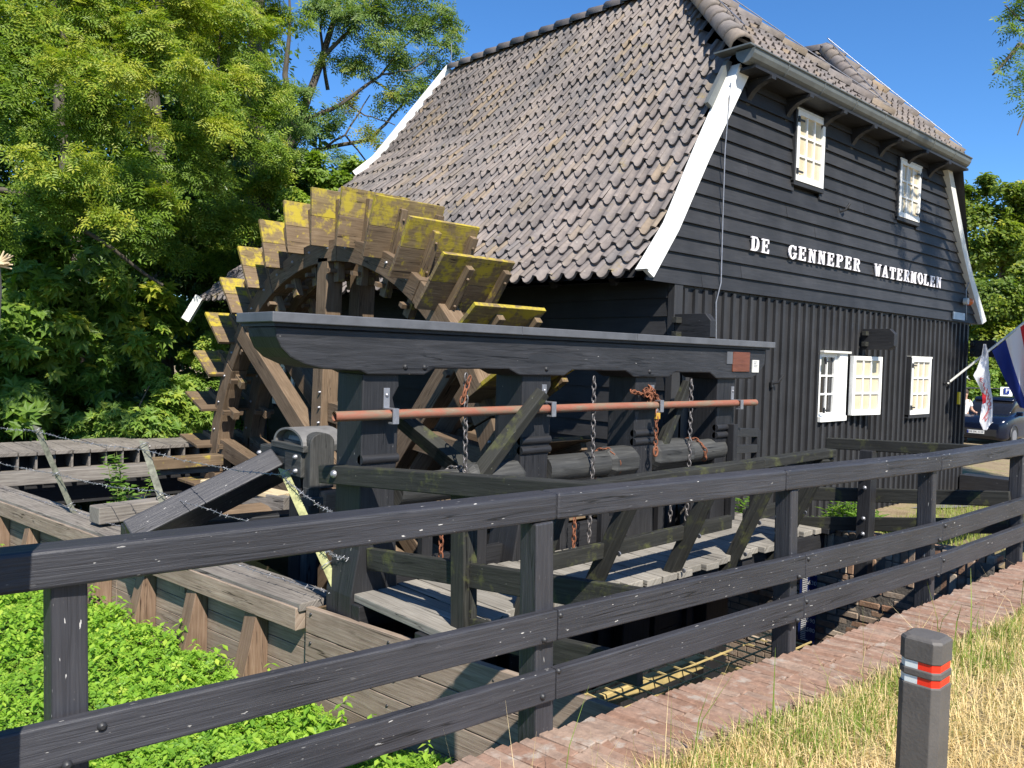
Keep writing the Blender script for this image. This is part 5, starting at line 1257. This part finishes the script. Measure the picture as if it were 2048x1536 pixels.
# wood behind, one mass
bk = [C(u, v, RN.uniform(20, 24), 2.4, RN.uniform(.1, .5)) for u in range(-250, 520, 130) for v in range(-250, 900, 150)]
bk += [C(u, v, RN.uniform(22, 25), 1.5, RN.uniform(.1, .5)) for u in range(520, 720, 75) for v in range(400, 900, 95)]
bk += [C(u, v, 23, 1.6, .3) for u in (400, 450, 500, 550) for v in (260, 320, 380, 440)]
p, n, tn = clumps(bk, 48000); V, F, tt_ = scatter(T_TRIO, p, n, .46 * (.7 + .6 * rng.random(len(p))), tn)
o = npmesh('woodland', V, F, 'leaf_ivy', None, tt_); tag(o, 'dense dark woodland behind the trees at the left', 'wood', kind='stuff')
mb = MB(); o = None
# right hand side
def rtree(name, label, trunk, cl, per, size, mat, T=T_TRIO, r=.25):
    t = thing(name, label, 'tree', gz(V3(trunk[0]), -.9)); limb(t, [gz(V3(trunk[0]), -.95)] + [V3(q) for q in trunk[1:]], r, r * .3, 'trunk'); crown(t, 'crown', mat, T, cl, per, size); return t
rtree('lime_tree', 'yellow-green tree with a see-through top right of the mill', [AF(2010, 800, 42), AF(2000, 600, 42), AF(2010, 450, 42)],
      [C(1960, 430, 42, 1.5, .6), C(2020, 400, 42, 1.4, .6), C(2080, 440, 42, 2, .6), C(1945, 500, 42, 1.4, .5), C(2010, 500, 41, 1.7, .6), C(2070, 560, 41, 1.8, .5), C(1975, 370, 43, .8, .5), C(1930, 400, 43, .9, .5)], 6500, .55, 'leaf_right')
rtree('maple_tree', 'darker green maple below the see-through tree right of the mill', [AF(1960, 820, 37), AF(1960, 700, 37), AF(1965, 600, 37)],
      [C(1960, 590, 37, 1.4, .4), C(2020, 620, 36, 1.5, .5), C(1940, 670, 37, 1.3, .5), C(2000, 690, 36, 1.3, .65), C(2060, 680, 36, 1.4, .4), C(1950, 740, 36, 1.1, .5), C(2030, 750, 36, 1.2, .5), C(1920, 600, 38, 1.3, .3)], 8500, .42, 'leaf_right')
rtree('laurel_bush', 'green bushes in front of the maple behind the parked car', [AF(1990, 840, 34), AF(1990, 790, 34), AF(1990, 760, 34)],
      [C(1950, 800, 34, .8, .6), C(2000, 800, 34, .8, .4), C(2050, 800, 34, .9, .4), C(1985, 755, 34, .7, .6)], 3500, .3, 'leaf_bush', r=.06)
bk = [C(u, v, 55, 3.6, RN.uniform(.2, .6)) for u in range(1880, 2200, 85) for v in range(520, 860, 90)]
p, n, tn = clumps(bk, 6500); V, F, tt_ = scatter(T_TRIO, p, n, .9 * (.7 + .6 * rng.random(len(p))), tn)
tag(npmesh('woodland', V, F, 'leaf_right', None, tt_), 'distant trees behind the car park at the right', 'wood', kind='stuff')
t = thing('overhanging_tree', 'tree outside the frame whose leafy twigs hang in at the upper right', 'tree', (11.5, -8.5, -.4))
limb(t, [(11.5, -8.5, -.5), (11.3, -8.2, 4), (9.8, -6.8, 8), (8.5, -5.8, 10.5)], .3, .1, 'trunk'); limb(t, [(10.6, -7.6, 6), AF(2150, 130, 13), AF(2040, 90, 12), AF(1985, 150, 12)], .09, .012)
limb(t, [AF(2150, 130, 13), AF(2060, 200, 12.3), AF(2035, 270, 12)], .03, .008); limb(t, [AF(2120, 60, 12.6), AF(2040, 40, 12), AF(2010, 10, 12)], .03, .008)
crown(t, 'crown', 'leaf_ash', T_ASH, [C(2040, 25, 12, .16, .4), C(2020, 50, 12, .12, .4), C(2035, 105, 12, .13, .4), C(1990, 140, 12, .1, .5), C(2005, 150, 12, .1, .4), C(2042, 165, 12, .13, .4), C(2045, 205, 12, .1, .4), C(2050, 60, 12, .15, .4), C(2046, 0, 12, .2, .4), C(2120, 120, 12.5, .6, .4)], 560, .21)
crown(t, 'crown', 'leaf_ash', T_ASH, [((7.35, -5.8, 9.3), (.75, .8, 1.5), .5), ((7.85, -4.6, 6.1), (.6, .7, .8), .5), ((7.85, -5.1, 7.4), (.55, .7, .8), .5), ((9.6, -6.5, 8.8), (1.3, 1.2, 1.2), .5), ((8.9, -4.9, 5.2), (.7, .6, .6), .5), ((10.5, -4.6, 7.5), (1.6, 1.4, 1.4), .5)], 3600, .34)

def merge(*parts):
    V, F, T, n = [], [], [], 0
    for v, f, t in parts: V.append(v); F.append(f + n); T.append(t); n += len(v)
    return np.concatenate(V), np.concatenate(F), np.concatenate(T)
# ground cover in the low bed on the left
N = 62000; y = -3.25 + rng.random(N) ** 1.5 * 11; wx = np.array([wallx(v) for v in y]); x = wx - .15 - rng.random(N) ** 1.3 * (3.2 + (y + 3.25) * .55)
hgt = .05 + .15 * (np.sin(x * 3.1 + np.cos(y * 2.3) * 2) * np.cos(y * 2.7 + x) * .5 + .5) + .10 * np.exp(-((x - wx + .35) / .25) ** 2) * (np.sin(y * 2.1) * .5 + .5)
P = np.stack([x, y, -.93 + hgt * rng.random(N) ** .35], 1); nr = np.stack([rng.normal(size=N) * .45, rng.normal(size=N) * .45 - .15, np.ones(N)], 1)
V, F, tt_ = scatter(T_NET, P, nr, .032 + .065 * rng.random(N) ** 1.4, .45 + rng.normal(size=N) * .2 + (hgt - .2) * .5, .05)
M2 = 900; yy = -3.1 + rng.random(M2) * 8; ww_ = np.array([wallx(v) for v in yy]); xx = ww_ - .2 - rng.random(M2) ** 1.2 * 3.5; Ps, Ns, Ds = [], [], []
for a_, b_ in zip(xx, yy):
    hh_ = RN.uniform(.12, .34); lx, ly = RN.uniform(-.1, .1), RN.uniform(-.1, .1)
    for k in range(7):
        f_ = (k + 1) / 7; an = k * 1.57 + a_ * 9
        for sgn in (0, math.pi): Ps.append((a_ + lx * f_, b_ + ly * f_, -.9 + hh_ * f_)); Ds.append((math.cos(an + sgn) * 3, math.sin(an + sgn) * 3, -.3)); Ns.append((math.cos(an + sgn) * .5, math.sin(an + sgn) * .5, 1))
n2 = len(Ps); V2_, F2_, T2_ = scatter(T_OVAL, np.array(Ps), np.array(Ns), .04 + .045 * rng.random(n2), .5 + rng.normal(size=n2) * .18, 0, np.array(Ds))
V, F, tt_ = merge((V, F, tt_), (V2_, F2_, T2_))
tag(npmesh('ground_cover', V, F, 'leaf_cover', None, tt_), 'bright green nettles and low plants filling the bed left of the bank wall', 'ground cover', kind='stuff')
# grass
def blades(N, xf, yf, zf, lo, hi, wid, lean, tint):
    x, y = xf(N), yf(N); 
    z = np.array([zf(a, b_) for a, b_ in zip(x, y)]); L = lo + (hi - lo) * rng.random(N) ** 1.6
    az = rng.random(N) * 6.283; ln = lean * rng.random(N); w = wid * (.6 + .8 * rng.random(N)); dx, dy = np.cos(az), np.sin(az)
    V = np.zeros((N, 6, 3)); 
    for k, (f, ww) in enumerate(((0, 1), (.55, .8), (1, .12))):
        off = ln * f * f * L; hz = L * np.sqrt(np.maximum(.05, 1 - (ln * f) ** 2 * .8)) * f
        cx_, cy_, cz = x + dx * off, y + dy * off, z + hz
        V[:, 2 * k] = np.stack([cx_ - dy * w * ww, cy_ + dx * w * ww, cz], 1); V[:, 2 * k + 1] = np.stack([cx_ + dy * w * ww, cy_ - dx * w * ww, cz], 1)
    F = np.array([(0, 1, 3, 2), (2, 3, 5, 4)])[None] + (np.arange(N) * 6)[:, None, None]
    return V.reshape(-1, 3), F.reshape(-1, 4), np.repeat(np.clip(tint(x, y), 0, 1), 2)
fyv = np.vectorize(fence_y)
def patchy(x, y): return np.sin(x * 2.3 + np.sin(y * 1.9) * 1.5) * np.cos(y * 2.6 - x * .8)
zr = lambda a, b_: hroad(a, b_)
holder = {}
def xs(N): holder['x'] = -6.3 + 10 * rng.random(N) ** 1.9; return holder['x']
def ys(N): return fyv(holder['x']) - .56 - 3.0 * rng.random(N) ** 1.25
g1 = blades(80000, xs, ys, zr, .04, .16, .0019, 2.3, lambda x, y: .35 + .35 * rng.random(len(x)) + .12 * patchy(x, y))
def ys2(N): return fyv(holder['x']) - .52 - .16 * rng.random(N) ** 1.4 + .05 * np.sin(holder['x'] * 3.7)
g3 = blades(420, xs, ys, zr, .25, .55, .0016, .8, lambda x, y: .5 + .4 * rng.random(len(x)))
V, F, tt_ = merge(g1, g3)
tag(npmesh('dry_grass', V, F, 'straw', None, tt_), 'dry yellow grass beside the brick path', 'grass', kind='stuff')
def xs3(N): holder['x'] = -6.2 + 9 * rng.random(N) ** 1.2; return holder['x']
g2 = blades(2600, xs3, ys2, zr, .03, .11, .0026, .9, lambda x, y: .3 + .5 * rng.random(len(x)))
def xs4(N):
    c = rng.integers(0, 9, N); cx_ = np.array([-5.55, -5.2, -4.7, -4.25, -3.7, -5.0, -2.9, -2.2, -1.3])[c]; holder['c'] = c; holder['x'] = cx_ + rng.normal(size=N) * .16; return holder['x']
def ys4(N): return np.array([-4.15, -4.20, -4.2, -4.25, -4.28, -5.0, -4.35, -4.40, -4.42])[holder['c']] + rng.normal(size=N) * .11
g4 = blades(3600, xs4, ys4, zr, .04, .17, .0022, .9, lambda x, y: .25 + .5 * rng.random(len(x)))
g5 = blades(26, xs3, ys2, zr, .3, .5, .003, .5, lambda x, y: .4 + .4 * rng.random(len(x)))
def xs6(N): holder['x'] = .5 + 6 * rng.random(N); return holder['x']
g6 = blades(5200, xs6, lambda N: -3.35 + 2.6 * rng.random(N) ** 1.2, lambda a, b_: hyard(a, b_), .04, .16, .004, .9, lambda x, y: .55 + .45 * rng.random(len(x)))
V, F, tt_ = merge(g2, g4, g5, g6)
tag(npmesh('green_grass', V, F, 'greengrass', None, tt_), 'green grass tufts along the edge of the brick path and the yard', 'grass', kind='stuff')
# pampas-like barley ears in front of the bollard
# weeds by the mill and young alder
def plant(name, label, base, h, nst, leaf, lw, mat, cat='plant', spread=.25, T=T_OVAL, per=16):
    b_ = V3(base); t = thing(name, label, cat, b_); mb = MB(); P, Nn, D = [], [], []
    for i in range(nst):
        a = RN.uniform(0, 6.28); top = b_ + V3((math.cos(a) * spread * RN.uniform(.2, 1), math.sin(a) * spread * RN.uniform(.2, 1), h * RN.uniform(.6, 1))); mid = lerp3(b_, top, .5) + V3((RN.uniform(-.04, .04), RN.uniform(-.04, .04), .02))
        mb.tube([b_ + V3((math.cos(a) * .02, math.sin(a) * .02, -.05)), mid, top], [.006, .005, .002], 5)
        for k in range(per):
            f = .25 + .75 * k / per; q = lerp3(b_, mid, f * 2) if f < .5 else lerp3(mid, top, f * 2 - 1); P.append(q); aa = k * 2.4 + a; D.append((math.cos(aa), math.sin(aa), .35)); Nn.append((-math.cos(aa) * .35, -math.sin(aa) * .35, 1))
    mb.build('stem', 'leaf_stem', t); P = np.array(P); V, F, tt_ = scatter(T, P, np.array(Nn), leaf * (.6 + .6 * rng.random(len(P))), .5 + rng.normal(size=len(P)) * .2, 0, np.array(D) * 2.5)
    npmesh('leaves', V, F, mat, t, tt_)
M['leaf_stem'] = plain('green_stem', (.16, .18, .06), .6)
plant('young_alder', 'young alder with bright round leaves growing out of the wheel channel', AZ(245, 1075, -.55) + V3((.1, .2, 0)), 1.05, 7, .20, .6, 'leaf_young', 'sapling', .42, T_TRIO, 13)
for i, (u, v, hh, lab) in enumerate(((1695, 1040, .55, 'tall weed with narrow leaves left of the side fence post'), (1655, 1035, .45, 'leafy weed at the end of the walkway'), (1730, 1045, .35, 'low weed touching the side fence post'), (1790, 1075, .25, 'small weed right of the side fence post'), (1500, 1020, .6, 'tall weed behind the walkway handrail'))):
    q = AZ(u, v, -.22); q.z = hyard(q.x, q.y); plant('weed', lab, q, hh * 1.25, 9, .17, .3, 'leaf_young', 'weed', .22, T_NARROW, 20)
for i, (u, v) in enumerate(((1425, 1500), (1440, 1480))): pass

# ------------------------------------------------------------------ flags on the mill
pole = thing('flag_pole', 'white flag pole slanting out from the mill corner', 'flag pole', AY(1895, 767, -.08))
p0 = AY(1895, 767, -.08); p1 = AY(2080, 620, -1.35); mb = MB(); mb.tube([p0, p1], .022, 10); mb.build('pole', 'greywhite', pole)
mb = MB(); mb.tube([p0 + V3((0, .06, 0)), lerp3(p0, p1, .03)], .032, 8); mb.build('holder', 'iron', pole)
def cloth(name, label, cat, grid, mats, nu, nv, bands):
    t = thing(name, label, cat, grid(0, 0))
    for bn, (m_, a0, a1) in enumerate(bands):
        V, F = [], []
        k = max(2, int(nu * (a1 - a0) + .5))
        for i in range(k + 1):
            for j in range(nv + 1): V.append(tuple(grid(a0 + (a1 - a0) * i / k, j / nv)))
        for i in range(k):
            for j in range(nv): q = i * (nv + 1) + j; F.append((q, q + 1, q + nv + 2, q + nv + 1))
        npmesh(m_[1], V, F, m_[0], t, smooth=True)
    return t
def clothmat(n, c):
    m, nt, b = newmat(n, .8, .2); b.inputs['Base Color'].default_value = (*c, 1)
    tr = nt.nodes.new('ShaderNodeBsdfTranslucent'); tr.inputs[0].default_value = (*c, 1); mx = nt.nodes.new('ShaderNodeMixShader'); mx.inputs[0].default_value = .35
    nt.links.new(b.outputs[0], mx.inputs[1]); nt.links.new(tr.outputs[0], mx.inputs[2]); nt.links.new(mx.outputs[0], nt.nodes['Material Output'].inputs[0]); return m
M['fred'] = clothmat('flag_red', (.50, .03, .04)); M['fwhite'] = clothmat('flag_white', (.72, .72, .76)); M['fblue'] = clothmat('flag_blue', (.02, .045, .26))
def px(u, v, y): return AY(u, v, y)
def fl_dutch(a, b_):
    # a along the pole (0 low), b down the cloth
    top = lerp3((1984, 702, -.72), (2075, 625, -1.3), a); bot = lerp3((2040, 815, -.62), (2110, 860, -1.0), a)
    q = lerp3(top, bot, b_); sag = math.sin(b_ * math.pi) * 12
    return AY(q.x + sag * .3 - 6 * math.sin(b_ * 3.1), q.y - 4 * math.sin(a * 9) * b_, q.z + .09 * math.sin(a * 11 + b_ * 4) * (.3 + b_))
cloth('tricolour_flag', 'red white and blue flag hanging from the slanting pole', 'flag', fl_dutch, None, 24, 16, [(('fblue', 'blue_band'), 0, .30), (('fwhite', 'white_band'), .30, .62), (('fred', 'red_band'), .62, 1)])
prof = [(0, 1967, 1972), (.12, 1964, 1977), (.30, 1953, 1978), (.36, 1946, 1980), (.50, 1959, 1981), (.62, 1966, 1985), (.75, 1963, 1986), (.90, 1959, 1984), (1, 1966, 1974)]
def fl_city(a, b_):
    for (t0, l0, r0), (t1, l1, r1) in zip(prof, prof[1:]):
        if b_ <= t1: f = (b_ - t0) / (t1 - t0); l, r = l0 + (l1 - l0) * f, r0 + (r1 - r0) * f; break
    return AY(l + (r - l) * a, 688 + 172 * b_, -.62 + .035 * math.sin(a * 5 + b_ * 4))
ct = cloth('city_flag', 'white city flag with red letters hanging on the slanting pole', 'flag', fl_city, None, 10, 30, [(('fwhite', 'cloth'), 0, 1)])
for i, ch in enumerate('EINDHOVEN'):
    b0 = .42 + i * .056; a0 = .34 + .055 * i if i < 6 else .62 - .12 * (i - 6)
    me = textmesh(ch, 1.0); vs = []
    for v in me.vertices: q = fl_city(min(.98, max(.02, a0 + (v.co.x * .42 + v.co.y * .22))), min(.99, b0 + (-v.co.y * .07 + v.co.x * .04))); v.co = q - V3((.004, .012, 0)) - WLOC[ct.name]
    me.materials.append(M['fred']); o = bpy.data.objects.new('letter', me); put(o, ct)
V = [tuple(fl_city(a, b_) - V3((.004, .010, 0))) for a, b_ in ((.02, .56), (.35, .60), (.30, .68), (.02, .70))]; npmesh('red_field', V, [(0, 1, 2, 3)], 'fred', ct)

# ------------------------------------------------------------------ car, person, parking sign
M['carpaint'] = plain('dark_blue_paint', (.006, .010, .026), .18, .6, .25, vary=.05, bstr=0)
car = thing('parked_car', 'dark blue car parked beyond the mill corner', 'car', (24, 3.6, -.86))
FX, CYc, GZ0 = 21.9, 3.62, -.86
def rsec(x, hw, zb, zt, k=.30):
    n = 5; P = []
    for sx, sz, a0 in ((1, 1, 0), (-1, 1, 90), (-1, -1, 180), (1, -1, 270)):
        rr = min(hw, (zt - zb) / 2) * k
        for i in range(n): t = math.radians(a0 + 90 * i / (n - 1)); P.append((FX + x, CYc - (sx * (hw - rr) + rr * math.cos(t)), GZ0 + (zt - rr if sz > 0 else zb + rr) + rr * math.sin(t)))
    return P
def loft(secs, smooth=True):
    vs = sum(secs, []); n = len(secs[0]); fs = []
    for s in range(len(secs) - 1):
        for k in range(n): fs.append((s * n + k, s * n + n + k, s * n + n + (k + 1) % n, s * n + (k + 1) % n))
    fs += [tuple(range(n)), tuple(range(len(vs) - 1, len(vs) - n - 1, -1))]; mb = MB(); mb.add(vs, fs, (1, 0, 0), smooth); return mb
loft([rsec(0, .66, .30, .74, .5), rsec(.06, .80, .22, .86, .4), rsec(.25, .88, .20, .96), rsec(.9, .90, .2, 1.04), rsec(1.35, .90, .2, 1.08), rsec(3.9, .90, .22, 1.05), rsec(4.2, .82, .32, .95, .4)]).build('body', 'carpaint', car)
loft([rsec(.95, .70, .95, 1.05), rsec(1.75, .66, 1.0, 1.50), rsec(2.4, .66, 1.0, 1.555), rsec(3.4, .64, 1.0, 1.52), rsec(4.1, .62, .95, 1.08)]).build('windows', 'darkglass', car)
loft([rsec(1.62, .60, 1.46, 1.52, .8), rsec(1.9, .64, 1.50, 1.585, .8), rsec(2.6, .64, 1.53, 1.61, .8), rsec(3.6, .6, 1.49, 1.55, .8)]).build('roof', 'carpaint', car)
mb = MB(); mb.box((FX - .012, CYc - .62, GZ0 + .34), (FX + .05, CYc + .62, GZ0 + .56)); mb.build('grille', 'iron', car)
mb = MB(); mb.box((FX - .03, CYc - .26, GZ0 + .40), (FX - .01, CYc + .26, GZ0 + .51)); pt = mb.build('number_plate', 'gwhite', car)
mb = MB(); mb.box((FX - .034, CYc + .21, GZ0 + .405), (FX - .031, CYc + .255, GZ0 + .505)); mb.build('blue_strip', 'fblue', pt)
me = textmesh('DE DK 1110', .085); me.transform(Matrix(((0, 0, -1, 0), (-1, 0, 0, 0), (0, 1, 0, 0), (0, 0, 0, 1)))); me.materials.append(M['iron']); o = bpy.data.objects.new('characters', me); put(o, pt); o.location = V3((FX - .034, CYc - .02, GZ0 + .455)) - WLOC[pt.name]
M['lamp'] = plain('headlamp_glass', (.6, .62, .66), .08, .7, .4, vary=.1, bstr=0)
for s in (-1, 1):
    mb = MB(); mb.prism([(FX + .02, CYc + s * .40, GZ0 + .72), (FX + .03, CYc + s * .44, GZ0 + .80), (FX + .30, CYc + s * .875, GZ0 + .86), (FX + .22, CYc + s * .865, GZ0 + .76)], (-.03, 0, .0)); mb.build('headlight', 'lamp', car)
    mb = MB(); mb.prism([(FX + .07, CYc + s * .55, GZ0 + .34), (FX + .07, CYc + s * .70, GZ0 + .34), (FX + .12, CYc + s * .80, GZ0 + .50)], (-.04, 0, 0)); mb.build('fog_lamp', 'lamp', car)
    mb = MB(); mb.box((FX + 1.22, CYc + s * .92 - .1, GZ0 + 1.0), (FX + 1.36, CYc + s * .92 + .1, GZ0 + 1.14)); mb.build('mirror', 'carpaint', car, bevel=.03)
    for xw in (.82, 3.35):
        yy = CYc + s * .80; mb = MB(); mb.tube([(FX + xw, yy, GZ0 + .33), (FX + xw, yy + s * .115, GZ0 + .33)], .335, 22); wh = mb.build('wheel', 'iron', car)
        mb = MB(); mb.tube([(FX + xw, yy + s * .11, GZ0 + .33), (FX + xw, yy + s * .125, GZ0 + .33)], .22, 18); mb.build('rim', 'steel', wh)
        mb = MB(); mb.tube([(FX + xw + .37 * math.cos(t), yy + s * .10, GZ0 + .33 + .37 * math.sin(t)) for t in [math.pi * k / 10 for k in range(11)]], .035, 6); mb.build('wheel_arch', 'iron', car)
# person beside the car: one skinned body with clothes
M['skin'] = plain('skin', (.45, .26, .18), .6, bstr=0); M['shirt'] = plain('white_shirt', (.75, .74, .74), .8, bstr=0); M['trousers'] = plain('dark_trousers', (.03, .035, .05), .8, bstr=0); M['hair'] = plain('brown_hair', (.05, .03, .02), .7, bstr=0)
pb = AF(1929, 815, 28.2); pb.z = -.86
per = thing('person', 'person in a white T-shirt standing beside the parked car, arm bent', 'person', pb)
def skin(name, pts, edges, rad, mat, root=0):
    me = bpy.data.meshes.new(name); me.from_pydata([tuple(p) for p in pts], edges, []); me.materials.append(M[mat])
    o = bpy.data.objects.new(name, me); put(o, per)
    s = o.modifiers.new('skin', 'SKIN'); s.use_smooth_shade = True
    for i, r in enumerate(rad): me.skin_vertices[0].data[i].radius = r if isinstance(r, tuple) else (r, r); me.skin_vertices[0].data[i].use_root = (i == root)
    ss = o.modifiers.new('sub', 'SUBSURF'); ss.levels = 1; ss.render_levels = 2; return o
rt = V3((.70, -.71, 0)); fw_ = V3((-.71, -.70, 0))
def J(r, f, z): return rt * r + fw_ * f + V3((0, 0, z))
pts = [J(0, 0, .95), J(0, 0, 1.15), J(0, .01, 1.38), J(0, .02, 1.50), J(0, .03, 1.58), J(0, .04, 1.66), J(0, .03, 1.74), J(.17, 0, 1.42), J(.24, .02, 1.14), J(.26, .22, 1.05), J(.27, .30, 1.06), J(-.17, 0, 1.42), J(-.24, 0, 1.14), J(-.25, .08, .90), J(-.25, .1, .82), J(.09, 0, .88), J(.10, .02, .48), J(.10, -.02, .08), J(.10, .12, .03), J(-.09, 0, .88), J(-.10, .02, .48), J(-.10, -.02, .08), J(-.10, .12, .03)]
edges = [(0, 1), (1, 2), (2, 3), (3, 4), (4, 5), (5, 6), (2, 7), (7, 8), (8, 9), (9, 10), (2, 11), (11, 12), (12, 13), (13, 14), (0, 15), (15, 16), (16, 17), (17, 18), (0, 19), (19, 20), (20, 21), (21, 22)]
skin('body', pts, edges, [(.13, .10), (.125, .095), (.14, .10), .055, .06, .085, .07, .06, .045, .036, .04, .06, .045, .036, .04, .08, .058, .042, .035, .08, .058, .042, .035], 'skin')
skin('shirt', [pts[0] + V3((0, 0, .02)), pts[1], pts[2], pts[7], lerp3(pts[7], pts[8], .7), pts[11], lerp3(pts[11], pts[12], .7), J(0, .01, 1.46)], [(0, 1), (1, 2), (2, 3), (3, 4), (2, 5), (5, 6), (2, 7)], [(.155, .12), (.15, .115), (.165, .12), .082, .072, .082, .072, .075], 'shirt', 1)
skin('trousers', [pts[0], pts[15], pts[16], pts[17] + V3((0, 0, .04)), pts[19], pts[20], pts[21] + V3((0, 0, .04))], [(0, 1), (1, 2), (2, 3), (0, 4), (4, 5), (5, 6)], [(.14, .11), .10, .075, .062, .10, .075, .062], 'trousers')
mb = MB(); hc_ = V3(pb) + J(0, .01, 1.71)
vs = []; fs = []
for i in range(6):
    for k in range(12): th = math.pi / 2 * (1 - i / 5) * 1.0; ph = 2 * math.pi * k / 12; vs.append(hc_ + V3((.105 * math.cos(th - .3) * math.cos(ph), .105 * math.cos(th - .3) * math.sin(ph), .125 * math.sin(th - .3) + .02)))
for i in range(5):
    for k in range(12): fs.append((i * 12 + k, i * 12 + (k + 1) % 12, i * 12 + 12 + (k + 1) % 12, i * 12 + 12 + k))
mb.add(vs, fs, (1, 0, 0), True); mb.build('hair', 'hair', per)
sg = thing('parking_sign', 'white board with a blue parking sign behind the car', 'sign', AF(2012, 830, 33))
c = AF(2012, 786, 33); q1 = V3((-.72, .69, 0)); rr = V3((.735, -.678, 0)); mb = MB(); mb.prism([c - rr * .23 - V3((0, 0, .44)), c + rr * .23 - V3((0, 0, .44)), c + rr * .23 + V3((0, 0, .24)), c - rr * .23 + V3((0, 0, .24))], q1 * -.03); sb = mb.build('board', 'gwhite', sg)
mb = MB(); cc = c + V3((0, 0, .08)) - V3((.678, .735, 0)) * .04; mb.prism([cc - rr * .11 - V3((0, 0, .12)), cc + rr * .11 - V3((0, 0, .12)), cc + rr * .11 + V3((0, 0, .12)), cc - rr * .11 + V3((0, 0, .12))], V3((.678, .735, 0)) * .01); mb.build('blue_field', 'fblue', sb)
me = textmesh('P', .24); me.transform(Matrix(((rr.x, 0, -.678, 0), (rr.y, 0, -.735, 0), (0, 1, 0, 0), (0, 0, 0, 1)))); me.materials.append(M['gwhite']); o = bpy.data.objects.new('letter', me); put(o, sb); o.location = cc - V3((.678, .735, 0)) * .02 - WLOC[sb.name]
mb = MB(); mb.tube([gz(c + V3((.02, .02, 0)), -.95), c + V3((.02, .02, .2))], .03, 8); mb.build('pole', 'steel', sg)
mb = MB(); mb.tube([AF(1930, 776, 33.5), AF(2090, 779, 33.5)], .025, 6); [mb.tube([gz(AF(u, 776, 33.5), -.95), AF(u, 776, 33.5)], .035, 6) for u in (1930, 2090)]; tag(mb.build('railing_tube', 'iron'), 'thin dark rail behind the car park', 'railing')
# low timber block at the far mill corner
mb = MB(); mb.box((9.55, -1.0, -.74), (9.95, -.05, -.42)); tag(mb.build('timber_block', 'black', bevel=.01), 'dark timber block lying at the far corner of the mill', 'timber')
